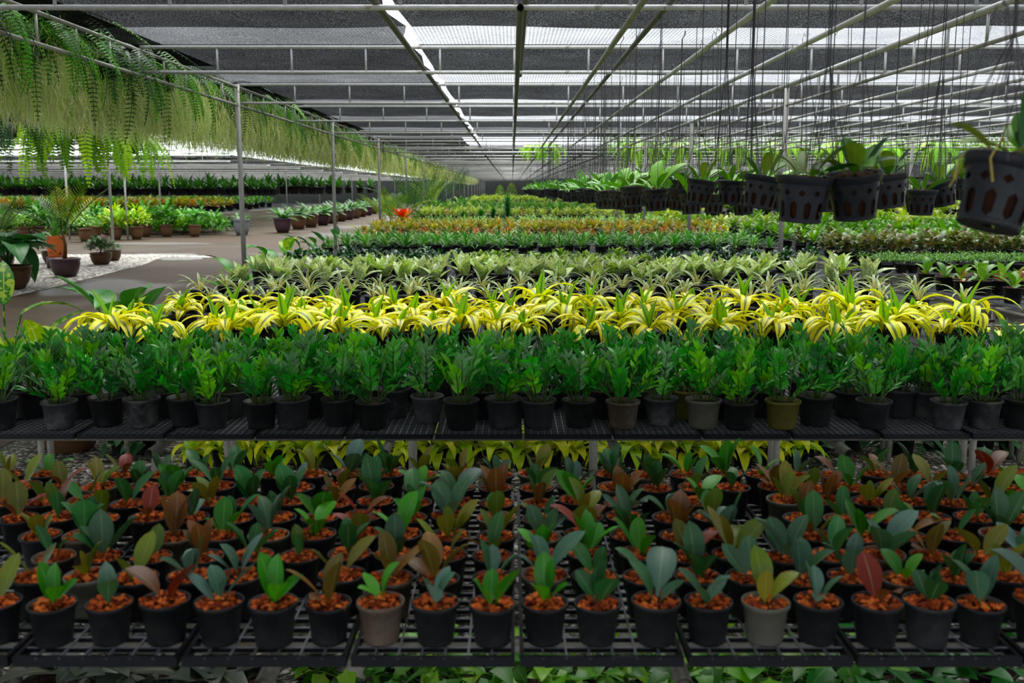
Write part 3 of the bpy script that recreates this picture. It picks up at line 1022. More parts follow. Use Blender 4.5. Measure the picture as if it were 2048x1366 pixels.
# ------------------------------------------------------------------ YELLOW STRIPED PLANTS
yel = []
for i in range(10):
    rg = random.Random(1300 + i); mb = MB()
    small = i >= 7
    n = rg.randint(10, 14)
    ycol = [lin(255, 246, 44), lin(250, 240, 34), lin(254, 246, 80), lin(234, 244, 44)]
    for j in range(n):
        az = j * 2.4 + rg.uniform(-0.3, 0.3); el = radians(rg.uniform(30, 66))
        L = rg.uniform(0.24, 0.36) * (0.6 if small else 1)
        leaf_ae(mb, (0.01 * cos(az), 0.01 * sin(az), 0.15 + 0.03 * j / n), az, el, L, rg.uniform(0.052, 0.070) * (0.75 if small else 1), rg.uniform(1.9, 3.0), prof_strap, vary(rg.choice(ycol), rg, 0.08), n=10, fold=0.3, roll=rg.uniform(-0.6, 0.6), wave=0.03, rng=rg)
    for j in range(2):
        az = rg.uniform(0, 6.28)
        leaf_ae(mb, (0.004 * cos(az), 0.004 * sin(az), 0.17), az, radians(rg.uniform(70, 86)), rg.uniform(0.16, 0.25) * (0.55 if small else 1), 0.056, rg.uniform(0.1, 0.6), prof_lance, vary(lin(140, 200, 40), rg, 0.1), n=8, fold=0.5)
    mb.tube([(0, 0, 0.12), (0, 0, 0.19)], 0.011, 6, lin(90, 100, 40))
    yel.append((small, mb.build('striped_foliage', M_stripe, True)))
yp = pot_mesh('black_pot', 0.085, 0.064, 0.155, M_pot, 24, 0.08)
ys_ = soil_mesh('potting_soil', 0.077, 0.135, seed=5)
for q, (y, off) in enumerate(((5.62, 0.12), (5.95, 0.30), (6.28, 0.05), (6.62, 0.24))):
    def pick(i, rg):
        sm, fol = rg.choice(yel) if q else rg.choice(yel[:8])
        return [('pot', yp), ('soil', ys_), ('foliage', fol)], '%s yellow and green striped plant in black pot' % ('small' if sm else 'arching'), rg.uniform(0.82, 1.15)
    row('striped_plant', 'potted plant', 'yellow striped plants', ('front', 'second', 'third', 'back')[q] + ' yellow row', spread(-2.45, 2.75, 0.345, y, BZ + 0.001, 0.05, 0.06, off), pick, 0.25)

# ------------------------------------------------------------------ PALE SPIDERY PLANTS
spd = []
for i in range(8):
    rg = random.Random(1500 + i); mb = MB()
    for j in range(rg.randint(9, 18)):
        az = j * 2.4 + rg.uniform(-0.4, 0.4); el = radians(rg.uniform(58, 86))
        leaf_ae(mb, (0.012 * cos(az), 0.012 * sin(az), 0.108), az, el, rg.uniform(0.15, 0.27), rg.uniform(0.014, 0.021), rg.uniform(1.0, 2.1), prof_strap, vary(lin(128, 158, 96), rg, 0.12), n=8, fold=0.4)
    spd.append(mb.build('spidery_foliage', M_spider, True))
sp_pot = pot_mesh('black_pot', 0.078, 0.060, 0.128, M_pot, 20)
sp_soil = soil_mesh('potting_soil', 0.070, 0.108, plain_mat('brown_peat', (0.055, 0.026, 0.018), 0.95, 0.1, nscale=70, amt=0.5, bumpk=0.6), 6)
for q, (y, off) in enumerate(((7.50, 0.10), (7.82, 0.26), (8.16, 0.02), (8.52, 0.2))):
    def pick(i, rg):
        return [('pot', sp_pot), ('soil', sp_soil), ('foliage', rg.choice(spd))], 'pale white-edged spidery plant', rg.uniform(0.8, 1.1)
    pts = [p for p in spread(-2.62, 3.45, 0.31, y, BZ + 0.001, 0.05, 0.04, off)]
    row('spidery_plant', 'potted plant', 'pale spidery plants', ('front', 'second', 'third', 'back')[q] + ' spidery row', pts, pick, 0.2)

# ------------------------------------------------------------------ SPECKLED BROAD-LEAVED PLANTS
agl = []
for i in range(8):
    rg = random.Random(1700 + i); mb = MB()
    for j in range(rg.randint(6, 9)):
        az = j * 2.4 + rg.uniform(-0.4, 0.4); el = radians(rg.uniform(48, 86))
        c = vary(rg.choice((lin(214, 228, 172), lin(196, 218, 134), lin(224, 234, 192), lin(170, 204, 96))), rg, 0.1)
        leaf_ae(mb, (0.012 * cos(az), 0.012 * sin(az), 0.11), az, el, rg.uniform(0.17, 0.24), rg.uniform(0.075, 0.105), rg.uniform(0.3, 1.0), prof_lance, c, n=8, fold=0.3, roll=rg.uniform(-0.3, 0.3), wave=0.02, rng=rg)
    agl.append(mb.build('speckled_foliage', M_speck, True))
for q, (y, off) in enumerate(((9.15, 0.10), (9.55, 0.27), (9.95, 0.05), (10.3, 0.2))):
    def pick(i, rg):
        return [('pot', sp_pot), ('soil', sp_soil), ('foliage', rg.choice(agl))], 'pale speckled broad-leaved plant', rg.uniform(0.95, 1.15)
    row('speckled_plant', 'potted plant', 'pale speckled plants', ('front', 'second', 'third', 'back')[q] + ' speckled row', spread(-2.55, 3.5, 0.36, y, BZ + 0.001, 0.05, 0.05, off), pick, 0.25)

# ------------------------------------------------------------------ mounds, grass, stars
def mound(seed, r, h, n, L, W, cols, mat=M_leaf, zp_=0.10, pot=None):
    rg = random.Random(seed); mb = MB()
    for j in range(n):
        az = rg.uniform(0, 6.28); t = rg.random()
        el = radians(rg.uniform(5, 70)); q = sqrt(rg.random()) * r * 0.75
        z = zp_ + h * (1 - (q / r) ** 2) * rg.uniform(0.3, 0.95)
        leaf_ae(mb, (q * cos(az), q * sin(az), z), az + rg.uniform(-0.6, 0.6), el, L * rg.uniform(0.7, 1.2), W * rg.uniform(0.8, 1.2), rg.uniform(0.3, 1.3), prof_ell, vary(rg.choice(cols), rg, 0.2), n=4, fold=0.2)
    return mb


def star(seed, n, L, W, cols, zb, el=(15, 80), bend=(0.4, 1.2), prof=prof_lance, nseg=5, stem=None):
    rg = random.Random(seed); mb = MB()
    for j in range(n):
        t = j / n
        az = j * 2.4 + rg.uniform(-0.3, 0.3); e = radians(el[0] + (el[1] - el[0]) * t + rg.uniform(-8, 8))
        c = cols(t, rg) if callable(cols) else rg.choice(cols)
        leaf_ae(mb, (0.01 * cos(az), 0.01 * sin(az), zb + 0.05 * t), az, e, L * rg.uniform(0.75, 1.15), W * rg.uniform(0.8, 1.2), rg.uniform(*bend), prof, vary(c, rg, 0.12), n=nseg, fold=0.3)
    return mb


def with_pot(mb, rt, h, potm=1, soil=2):
    """add pot (material slot 1) and soil (slot 2) to a far plant's mesh"""
    rb = rt * 0.74
    mb.lathe([(rb, 0), (rt * 0.95, h * 0.88), (rt, h * 0.88), (rt, h), (rt * 0.9, h), (rt * 0.88, h * 0.86)], 10, m=potm)
    mb.disc(rt * 0.9, h * 0.87, 8, m=soil)
    return mb


FM = [M_leaf, M_pot, M_soil]
small_pot = pot_mesh('low_black_pot', 0.075, 0.058, 0.10, M_pot, 14)
small_soil = soil_mesh('potting_soil', 0.067, 0.085, seed=8)
limem = [mound(2000 + i, 0.15, 0.13, 70, 0.06, 0.032, [lin(120, 160, 40), lin(98, 146, 36), lin(140, 176, 52)]).build('mound_foliage', M_leaf, True) for i in range(3)]
darkm = [mound(2010 + i, 0.17, 0.15, 80, 0.075, 0.036, [lin(26, 78, 32), lin(36, 92, 40), lin(22, 64, 28)]).build('mound_foliage', M_gloss, True) for i in range(3)]
for q, (y, off) in enumerate(((11.5, 0.05), (12.1, 0.2))):
    pts = spread(-2.55, 3.6, 0.33, y, BZ + 0.001, 0.04, 0.04, off)
    lft = [p for p in pts if p[0] < -0.55]; mid = [p for p in pts if -0.55 <= p[0] < 1.5]; rgt = [p for p in pts if p[0] >= 1.5]
    for (pp, ms, dn, wh) in ((lft, darkm, 'dark green bushy mound', 'left part of the'), (mid, limem, 'lime green bushy mound', 'middle part of the'), (rgt, darkm, 'dark green bushy mound', 'right part of the')):
        def pick(i, rg, ms=ms, dn=dn):
            return [('pot', small_pot), ('soil', small_soil), ('foliage', rg.choice(ms))], dn, rg.uniform(0.9, 1.1)
        row('bushy_mound', 'potted plant', 'low bushy mounds', wh + (' front' if q == 0 else ' back') + ' mound row', pp, pick, 0.12)

grs = []
for i in range(4):
    mb = star(2100 + i, 34, 0.22, 0.016, [lin(70, 140, 50), lin(92, 158, 66), lin(150, 190, 110), lin(56, 120, 44)], 0.085, (35, 86), (0.7, 1.7), prof_strap, 6)
    grs.append(mb.build('grassy_foliage', M_leaf, True))
for q, (y, off) in enumerate(((14.8, 0.0), (15.3, 0.13), (15.8, 0.06), (16.3, 0.2))):
    def pick(i, rg):
        return [('pot', small_pot), ('soil', small_soil), ('foliage', rg.choice(grs))], 'bright green grassy plant', rg.uniform(0.95, 1.2)
    row('grassy_plant', 'potted plant', 'green grassy plants', ('front', 'second', 'third', 'back')[q] + ' grassy row', spread(-2.7, 3.9, 0.285, y, BZ + 0.001, 0.03, 0.04, off), pick, 0.2)


def far_mesh(mb, nm, mats=FM):
    return mb.build(nm, mats, True)


def starset(seed, n, k, L, W, colsf, zb, rt, h, nm, **kw):
    return [far_mesh(with_pot(star(seed + i, n, L, W, colsf, zb, **kw), rt, h), nm) for i in range(k)]


def orange_cols(t, rg):
    return rg.choice([lin(178, 112, 50), lin(184, 128, 60), lin(160, 92, 44), lin(172, 142, 56)])


def red_cols(t, rg):
    return rg.choice([lin(206, 92, 50), lin(190, 76, 44), lin(214, 128, 70)])


def yell_cols(t, rg):
    return rg.choice([lin(172, 166, 62), lin(158, 166, 64), lin(184, 156, 72), lin(138, 156, 56)])


def pale_cols(t, rg):
    return rg.choice([lin(178, 200, 100), lin(160, 190, 84), lin(196, 206, 120)])


def mid_cols(t, rg):
    return rg.choice([lin(92, 150, 58), lin(110, 162, 70), lin(74, 130, 50)])


st_or = starset(2200, 16, 3, 0.15, 0.036, orange_cols, 0.11, 0.07, 0.10, 'orange_plant')
st_rd = starset(2210, 15, 2, 0.15, 0.038, red_cols, 0.11, 0.07, 0.10, 'red_plant')
st_ye = starset(2220, 20, 4, 0.19, 0.046, yell_cols, 0.15, 0.075, 0.11, 'yellow_plant')
st_pa = starset(2230, 20, 4, 0.23, 0.06, pale_cols, 0.14, 0.10, 0.12, 'pale_plant')
st_mi = starset(2240, 20, 4, 0.23, 0.045, mid_cols, 0.13, 0.10, 0.12, 'green_plant')
st_gr = starset(2250, 24, 3, 0.24, 0.022, [lin(120, 160, 80), lin(140, 176, 100), lin(96, 140, 60)], 0.09, 0.08, 0.10, 'grass_plant', el=(35, 85), bend=(0.7, 1.6), prof=prof_strap)
st_li = [far_mesh(with_pot(mound(2260 + i, 0.24, 0.28, 60, 0.11, 0.06, [lin(170, 200, 30), lin(150, 190, 34), lin(190, 208, 40)]), 0.12, 0.14), 'lime_bush') for i in range(3)]


def far_row(name, meshes, desc, where, pts, group, s=(0.9, 1.12), hz=0.2):
    def pick(i, rg):
        return rg.choice(meshes), desc, rg.uniform(*s)
    return row(name, 'potted plant', group, where, pts, pick, hz)


pts = spread(-2.75, 3.9, 0.235, 18.3, BZ, 0.03, 0.05)
far_row('star_leaf_plant', st_or + st_rd, 'small orange-red star-leaved plant', 'front orange row', pts, 'orange star-leaved plants', (0.85, 1.0))
for q, y in enumerate((18.9, 19.6, 20.3, 21.0, 21.7)):
    ms = [st_or + st_ye, st_ye + st_or[:1], st_ye, st_ye, st_ye][q]
    far_row('star_leaf_plant', ms, 'yellow-orange star-leaved plant', ('second', 'third', 'fourth', 'fifth', 'back')[q] + ' orange row', spread(-2.8, 4.1, 0.27, y, BZ, 0.04, 0.05, 0.1 * (q % 2)), 'orange star-leaved plants')
for q, y in enumerate((23.8, 24.7, 25.6)):
    far_row('tufted_plant', st_gr, 'pale green tufted plant', ('front', 'middle', 'back')[q] + ' tufted row', spread(-2.5, 3.8, 0.3, y, BZ, 0.05, 0.06, 0.12 * (q % 2)), 'pale tufted plants behind the orange ones')
for q, y in enumerate((30.8, 31.6, 32.4, 33.4)):
    far_row('pale_star_plant', st_pa if q < 3 else st_pa + st_rd, 'pale lime star-leaved plant', ('front', 'second', 'third', 'back')[q] + ' row under far roof', spread(-2.7, 3.7, 0.4, y, BZ, 0.05, 0.06, 0.15 * (q % 2)), 'pale lime plants under the far roof', (1.0, 1.25))
for q, (y, ms, dn, s0) in enumerate(((36.2, st_mi, 'green star-leaved plant', 0.42), (37.6, st_mi, 'green star-leaved plant', 0.42), (39.4, st_mi + st_pa, 'mixed green plant', 0.45), (43.6, st_mi, 'green star-leaved plant', 0.46), (46, st_pa, 'pale green plant', 0.5), (48, st_mi, 'green star-leaved plant', 0.5), (53, st_mi, 'green star-leaved plant', 0.5), (57, st_pa, 'pale green plant', 0.55))):
    far_row('far_green_plant', ms, dn, '%s far row beyond the feathery plant' % ordi(q + 1), spread(-2.5, 3.6, s0, y, BZ, 0.06, 0.1, 0.2 * (q % 2)), 'green plants far down the middle bay', (1.15, 1.5))
for q, y in enumerate((64, 67, 70.5, 76, 81, 87)):
    far_row('lime_bush', st_li, 'bright lime yellow bush', '%s lime row at the far end' % ordi(q + 1), spread(-2.4, 1.9, 0.6, y, BZ, 0.08, 0.1), 'bright lime bushes at the far end', (1.25, 1.6))


def topiary(seed, h, r):
    rg = random.Random(seed); mb = MB()
    for j in range(700):
        az = rg.uniform(0, 6.28); t = rg.random() ** 1.3
        q = r * (1 - t) ** 0.6
        leaf_ae(mb, (q * cos(az), q * sin(az), 0.2 + h * t), az, radians(rg.uniform(0, 50)), 0.12, 0.07, 0.5, prof_ell, vary(lin(150, 190, 40), rg, 0.25), n=3)
    return with_pot(mb, 0.2, 0.25).build('topiary', FM, True)


for (u, s, lab) in ((1000, 1.0, 'left clipped lime cone bush at the far end of the beds'), (1023, 1.15, 'right clipped lime cone bush at the far end of the beds')):
    p = at_y(u, 380, 92)
    thing('clipped_bush', topiary(31 + u, 1.1, 0.5), (p.x, 92, BZ), 0, s, lab, 'bush')

# feathery pine-like plants standing among the middle rows
def feather(seed, h, r, n):
    rg = random.Random(seed); mb = MB()
    mb.tube([(0, 0, 0.08), (0.01, 0, h * 0.6), (0, 0, h * 0.9)], 0.012, 5, lin(60, 50, 30), 0, radii=[0.014, 0.01, 0.004])
    for j in range(n):
        t = rg.random(); az = rg.uniform(0, 6.28)
        z = 0.1 + h * 0.82 * t
        leaf_ae(mb, (0, 0, z), az, radians(rg.uniform(5, 60) + 25 * t), r * rg.uniform(0.6, 1.1), 0.013, rg.uniform(-0.2, 0.7), prof_strap, vary(lin(38, 104, 34), rg, 0.25), n=3, fold=0.1)
    return with_pot(mb, 0.08, 0.11).build('feathery_plant', FM, True)


for (u, vb, Y, h, r, lab) in ((1015, 436, 26.0, 0.66, 0.26, 'tall feathery dark green plant standing up mid-bed'), (962, 436, 25.9, 0.24, 0.20, 'small feathery plant just left of the tall one'),
                               (928, 438, 25.9, 0.16, 0.2, 'low feathery plant, leftmost of the feathery ones'), (986, 428, 26.1, 0.34, 0.16, 'thin feathery plant against the tall one')):
    p = at_y(u, vb, Y)
    thing('feathery_plant', feather(41 + u, h, r * 1.15, 520), (p.x, Y, BZ), 0, 1, lab, 'potted plant')

# ------------------------------------------------------------------ UNDER THE BENCHES
lim = [star(2400 + i, 15, 0.21, 0.062, [lin(226, 234, 40), lin(206, 224, 40), lin(168, 210, 36), lin(232, 236, 70)], 0.09, (5, 70), (1.2, 2.6), prof_lance, 7).build('lime_foliage', M_leaf, True) for i in range(6)]
lp = pot_mesh('small_dark_pot', 0.062, 0.048, 0.10, M_pot, 16); ls = soil_mesh('potting_soil', 0.055, 0.086, seed=9)
for q, (y, off) in enumerate(((5.82, 0.0), (6.1, 0.09))):
    def pick(i, rg):
        return [('pot', lp), ('soil', ls), ('foliage', rg.choice(lim))], 'lime yellow plant in small pot', rg.uniform(0.9, 1.15)
    row('lime_plant', 'potted plant', 'lime plants on the ground under the second bench', ('front', 'back')[q] + ' ground row under bench two', spread(-1.92, 1.72, 0.165, y, 0.001, 0.025, 0.03, off), pick, 0.1)


def heart_plant(seed, n, L, W, cols, h, spreadr, mat=M_leaf):
    rg = random.Random(seed); mb = MB()
    for j in range(n):
        az = j * 2.4 + rg.uniform(-0.4, 0.4); q = spreadr * sqrt(rg.random())
        z = h * rg.uniform(0.35, 1.0)
        p0 = Vector((0.02 * cos(az), 0.02 * sin(az), h * 0.25)); p1 = Vector((q * cos(az), q * sin(az), z))
        c = vary(rg.choice(cols), rg, 0.2)
        mb.tube([p0, (p0 + p1) / 2 + Vector((0, 0, 0.02)), p1], 0.003, 4, tuple(x * 0.8 for x in c), caps=False)
        leaf_ae(mb, p1, az + rg.uniform(-0.5, 0.5), radians(rg.uniform(-35, 35)), L * rg.uniform(0.7, 1.2), W * rg.uniform(0.8, 1.15), rg.uniform(0.2, 1.0), prof_heart, c, n=8, fold=0.25, roll=rg.uniform(-0.4, 0.4))
    return mb.build('heart_leaf_foliage', mat, True)


dk = [heart_plant(2500 + i, 22, 0.16, 0.10, [lin(48, 96, 56), lin(40, 84, 46), lin(60, 108, 66)], 0.24, 0.17) for i in range(3)]
gp = pot_mesh('ground_pot', 0.075, 0.058, 0.12, M_pot, 16); gs = soil_mesh('potting_soil', 0.067, 0.105, seed=10)
for i, (u, v) in enumerate(((245, 903), (292, 903))):
    p = at_z(u, v, 0)
    thing('heart_leaf_plant', [('pot', gp), ('soil', gs), ('foliage', dk[i])], p, 0, 1.05, 'dark green heart-leaved plant on the gravel, %s of two beside the big jar' % ('left' if i == 0 else 'right'), 'potted plant')
for i, u in enumerate((1545, 1600, 1655, 1720, 1800, 1880, 1950, 2010, 2050)):
    p = at_z(u, 905, 0)
    thing('heart_leaf_plant', [('pot', gp), ('soil', gs), ('foliage', dk[i % 3])], (p.x, p.y + R.uniform(-0.1, 0.2), 0), i * 1.3, 1.0, 'dark green plant on ground under right end of second bench, %s from left' % ordi(i + 1), 'potted plant', 'dark plants under the second bench')
poth = [heart_plant(2520 + i, 40, 0.095, 0.066, [lin(74, 134, 44), lin(96, 152, 54), lin(58, 110, 40), lin(120, 166, 66)], 0.22, 0.2, M_leaf) for i in range(3)]
grey = [heart_plant(2540 + i, 18, 0.18, 0.13, [lin(58, 66, 58), lin(48, 58, 50), lin(70, 74, 62)], 0.22, 0.2) for i in range(2)]
grp = [heart_plant(2550 + i, 26, 0.13, 0.09, [lin(42, 104, 44), lin(56, 120, 56)], 0.2, 0.2) for i in range(2)]
pts = spread(-0.48, 1.02, 0.185, 2.98, 0.001, 0.03, 0.06)
row('trailing_plant', 'potted plant', 'trailing plants under the nearest bench', 'ground row under nearest bench', pts, lambda i, rg: ([('pot', gp), ('soil', gs), ('foliage', rg.choice(poth))], 'variegated green trailing plant', 1.0), 0.18)
pts = spread(-1.7, -0.62, 0.21, 2.98, 0.001, 0.03, 0.06)
row('broad_leaf_plant', 'potted plant', 'grey-green plants under the nearest bench', 'ground at left under nearest bench', pts, lambda i, rg: ([('pot', gp), ('soil', gs), ('foliage', rg.choice(grey))], 'dull grey-green broad-leaved plant', 1.0), 0.18)
pts = spread(1.15, 1.75, 0.2, 2.98, 0.001, 0.03, 0.06)
row('broad_leaf_plant', 'potted plant', 'green plants under the nearest bench', 'ground at right under nearest bench', pts, lambda i, rg: ([('pot', gp), ('soil', gs), ('foliage', rg.choice(grp))], 'deep green heart-leaved plant', 1.0), 0.18)

# big glazed jar on the gravel under the left end of the second bench
mb = MB(); mb.lathe([(0.13, 0.0), (0.15, 0.02), (0.19, 0.14), (0.205, 0.28), (0.19, 0.36), (0.17, 0.39), (0.20, 0.41), (0.20, 0.43), (0.165, 0.43), (0.16, 0.36)], 28)
jar = mb.build('jar_body', M_terra, True)
mb = MB(); rg = random.Random(4)
for j in range(90):
    a = rg.uniform(-2.4, -0.4); z = rg.uniform(0.15, 0.33)
    rr = 0.2055 if z > 0.2 else 0.196
    mb.box((rr * cos(a), rr * sin(a), z), (0.012, 0.005, 0.009), rz=a + pi / 2)
relief = mb.build('relief_pattern', plain_mat('gold_relief', (0.16, 0.085, 0.03), 0.5, 0.4, amt=0.3))
p = at_z(128, 905, 0)
thing('glazed_jar', [('body', jar), ('relief_pattern', relief)], (p.x, p.y + 0.1, 0), 0, 1.0, 'large brown glazed jar with raised pattern on the gravel', 'jar')

# loose pebbles of the aisle
mb = MB(); rg = random.Random(77)
for j in range(4200):
    x = rg.uniform(-2.6, 2.6); y = rg.uniform(3.05, 6.0) if j % 2 else rg.uniform(4.2, 5.9)
    s = rg.uniform(0.008, 0.022)
    g = rg.uniform(0.16, 0.62); c = (g, g * rg.uniform(0.9, 0.98), g * rg.uniform(0.78, 0.94))
    o = len(mb.v)
    pp = []
    for (dx, dy, dz) in ((1, 0, 0), (0, 1, 0), (-1, 0, 0), (0, -1, 0), (0, 0, 0.7), (0.7, 0.7, 0.35), (-0.7, 0.7, 0.35), (-0.7, -0.7, 0.35), (0.7, -0.7, 0.35)):
        q = rg.uniform(0.75, 1.15)
        mb.v.append((x + dx * s * q, y + dy * s * q, 0.001 + max(0.0, dz) * s * q))
    for k in range(4):
        k2 = (k + 1) % 4
        mb.add((o + k, o + k2, o + 5 + k), None, c)
        mb.add((o + k2, o + 5 + (k + 1) % 4, o + 5 + k), None, c)
        mb.add((o + 5 + k, o + 5 + (k + 1) % 4, o + 4), None, c)
thing('pebbles', mb.build('pebbles', M_stone, True), label='loose grey and white pebbles on the ground between the benches', cat='gravel', kind='stuff')

# ------------------------------------------------------------------ RIGHT BAY BENCHES
r_pot = pot_mesh('black_pot', 0.083, 0.064, 0.13, M_pot, 18)
r_husk = [husk_mesh('husk_chips', 0.075, 0.115, 700 + i, 40) for i in range(3)]
few = [star(2600 + i, 5, 0.17, 0.075, [lin(110, 160, 66), lin(136, 176, 80), lin(90, 140, 56)], 0.115, (40, 80), (0.4, 1.2), prof_ell, 7).build('broad_foliage', M_leaf, True) for i in range(4)]
sprout = [star(2610 + i, 3, 0.08, 0.03, [lin(130, 150, 60), lin(160, 90, 50)], 0.115, (40, 85), (0.3, 0.9), prof_ell, 5).build('sprout_foliage', M_leaf, True) for i in range(3)]


def rb_pts(i, step, ys):
    out = []
    for q, y in enumerate(ys):
        out.append(spread(RX[i] + 0.1, RX[i] + 2.3 + i * 1.1, step, y, BZ + 0.001, 0.02, 0.02, step * 0.5 * (q % 2)))
    return out


for q, pts in enumerate(rb_pts(0, 0.2, (7.9, 8.15, 8.4))):
    row('broad_leaf_plant', 'potted plant', 'pots on the nearest right bench', ('front', 'middle', 'back')[q] + ' row of first right bench', pts, lambda i, rg: ([('pot', r_pot), ('husk_chips', rg.choice(r_husk)), ('foliage', rg.choice(few))], 'broad green-leaved plant in black pot', 1.0), 0.15)
for q, pts in enumerate(rb_pts(1, 0.178, (9.06, 9.26, 9.46, 9.66, 9.83))):
    def pick(i, rg):
        if rg.random() < 0.3:
            return [('pot', r_pot), ('husk_chips', rg.choice(r_husk)), ('foliage', rg.choice(few))], 'broad green-leaved plant in black pot', 1.0
        return [('pot', r_pot), ('husk_chips', rg.choice(r_husk)), ('foliage', rg.choice(sprout))], 'bare-looking husk pot with tiny sprout', 1.0
    row('sprouting_pot', 'potted plant', 'husk pots on the second right bench', ('front', 'second', 'third', 'fourth', 'back')[q] + ' row of second right bench', pts, pick, 0.15)
seed3 = [far_mesh(with_pot(mound(2650 + i, 0.10, 0.10, 40, 0.045, 0.014, [lin(92, 150, 46), lin(120, 168, 50), lin(70, 128, 40)]), 0.062, 0.10), 'seedling_pot', [M_leaf, M_pot, M_husk]) for i in range(4)]
for q, pts in enumerate(rb_pts(2, 0.15, (11.45, 11.65, 11.85, 12.05, 12.22))):
    far_row('grass_seedling', seed3, 'low green seedling clump', '%s row of third right bench' % ordi(q + 1), pts, 'seedlings on the third right bench', (0.95, 1.1), 0.15)
br4 = [far_mesh(with_pot(mound(2660 + i, 0.15, 0.24, 34, 0.12, 0.06, [lin(112, 112, 60), lin(90, 112, 58), lin(120, 100, 66), lin(78, 104, 54)]), 0.075, 0.11), 'brownish_plant') for i in range(4)]
for q, pts in enumerate(rb_pts(3, 0.19, (13.2, 13.45, 13.7, 13.95))):
    far_row('brownish_plant', br4, 'brownish green leafy plant', '%s row of fourth right bench' % ordi(q + 1), pts, 'brownish plants on the fourth right bench', (0.95, 1.15))
gr5 = [far_mesh(with_pot(star(2670 + i, 14, 0.22, 0.075, [lin(96, 150, 50), lin(122, 170, 60), lin(80, 130, 46)], 0.12, (30, 80), (0.4, 1.2), prof_ell), 0.08, 0.12, 1, 2), 'broad_green_plant', [M_leaf, M_pot, M_husk]) for i in range(4)]
brr = gr5 + br4[:2]
for q, pts in enumerate(rb_pts(4, 0.24, (15.5, 15.85, 16.2, 16.6))):
    far_row('broad_leaf_plant', brr if q < 2 else gr5, 'broad mid-green plant', '%s row of fifth right bench' % ordi(q + 1), pts, 'green plants on the fifth right bench')
for q, pts in enumerate(rb_pts(5, 0.28, (18.2, 18.7, 19.2))):
    far_row('broad_leaf_plant', gr5 + st_mi[:1], 'broad yellowish green plant', '%s row of sixth right bench' % ordi(q + 1), pts, 'green plants on the sixth right bench', (1.0, 1.25))
for q, pts in enumerate(rb_pts(6, 0.32, (20.8, 21.4, 22.0))):
    far_row('broad_leaf_plant', gr5 + st_pa[:2], 'lime green leafy plant', '%s row of seventh right bench' % ordi(q + 1), pts, 'lime plants on the seventh right bench', (1.1, 1.4))
for q, y in enumerate((25, 28, 31, 35, 40, 50, 62)):
    far_row('leafy_bush', st_li + gr5, 'green bush beyond the right benches', '%s ground row behind right benches' % ordi(q + 1), spread(4.6, 0.52 * y, 0.75 if y < 45 else 1.1, y, 0.0, 0.1, 0.2), 'bushes behind the right benches', (2.0, 2.8) if y < 45 else (3.4, 4.2), 0.5)
# ground plants under the right benches
redm = mound(2680, 0.22, 0.12, 60, 0.10, 0.07, [lin(104, 60, 52), lin(88, 52, 46), lin(120, 74, 60)], zp_=0.06).build('reddish_plant', M_leaf, True)
for q, y in enumerate((8.3, 8.65, 9.0)):
    pts = spread(3.7, 5.2, 0.26, y, 0.0, 0.04, 0.04)
    row('reddish_ground_plant', 'ground plant', 'reddish plants on the ground', '%s ground row under right benches' % ordi(q + 1), pts, lambda i, rg: (redm, 'dark reddish spreading plant', 1.0), 0.1)
for q, (y, xs) in enumerate(((6.6, (3.25, 4.4)), (7.1, (3.4, 4.4)), (9.9, (3.9, 6.0)), (10.6, (3.9, 6.2)))):
    row('lime_ground_plant', 'potted plant', 'lime plants on the ground at right', ('nearest', 'second', 'third', 'farthest')[q] + ' right ground row', spread(xs[0], xs[1], 0.24, y, 0.001, 0.04, 0.05), lambda i, rg: ([('pot', gp), ('soil', gs), ('foliage', rg.choice(lim))], 'lime green plant on the ground', 1.15), 0.15)

# ------------------------------------------------------------------ HANGING POTS
def basket_mesh(rt=0.0735, rb=0.052, h=0.118):
    mb = MB(); n = 10
    def ring(z, r, cnt, ph=0.0):
        out = []
        for k in range(cnt):
            a = 2 * pi * (k + ph) / cnt; out.append(len(mb.v)); mb.v.append((r * cos(a), r * sin(a), z))
        return out
    def rad(z):
        return rb + (rt * 0.93 - rb) * z / h
    C = 4 * n
    for inner in (0, 1):
        k_ = 0.965 if inner else 1.0
        zs_ = [0.0, h * 0.07, h * 0.15, h * 0.40, h * 0.47, h * 0.57, h * 0.645, h * 0.72, h * 0.82]
        rings = [ring(z, rad(z) * k_, C) for z in zs_]
        for j in range(len(zs_) - 1):
            for c in range(C):
                c2 = (c + 1) % C; q = c % 4
                if j in (2,) and q in (1, 2):
                    continue
                if j == 1 and q in (1, 2):
                    a, b, cc, d = rings[j][c], rings[j][c2], rings[j + 1][c2], rings[j + 1][c]
                    mb.add((a, b, d) if q == 1 else (a, b, cc))
                    continue
                if j == 3 and q in (1, 2):
                    a, b, cc, d = rings[j][c], rings[j][c2], rings[j + 1][c2], rings[j + 1][c]
                    mb.add((a, cc, d) if q == 1 else (b, cc, d))
                    continue
                if j in (5, 6) and q in (3, 0):
                    a, b, cc, d = rings[j][c], rings[j][c2], rings[j + 1][c2], rings[j + 1][c]
                    if j == 5:
                        mb.add((a, b, d) if q == 3 else (a, b, cc))
                    else:
                        mb.add((a, cc, d) if q == 3 else (b, cc, d))
                    continue
                mb.add((rings[j][c], rings[j][c2], rings[j + 1][c2], rings[j + 1][c]))
    mb.lathe([(rad(h * 0.82), h * 0.82), (rt * 0.97, h * 0.83), (rt * 0.985, h * 0.93), (rt, h * 0.95), (rt * 1.02, h), (rt * 0.95, h), (rt * 0.90, h * 0.82)], C)
    mb.lathe([(rb * 0.2, 0.002), (rb, 0.0)], C)
    mb.lathe([(rb * 1.02, -0.001), (rb * 1.05, 0.003), (rb * 1.04, h * 0.06)], C)
    return mb.build('slotted_pot', M_basket, True)


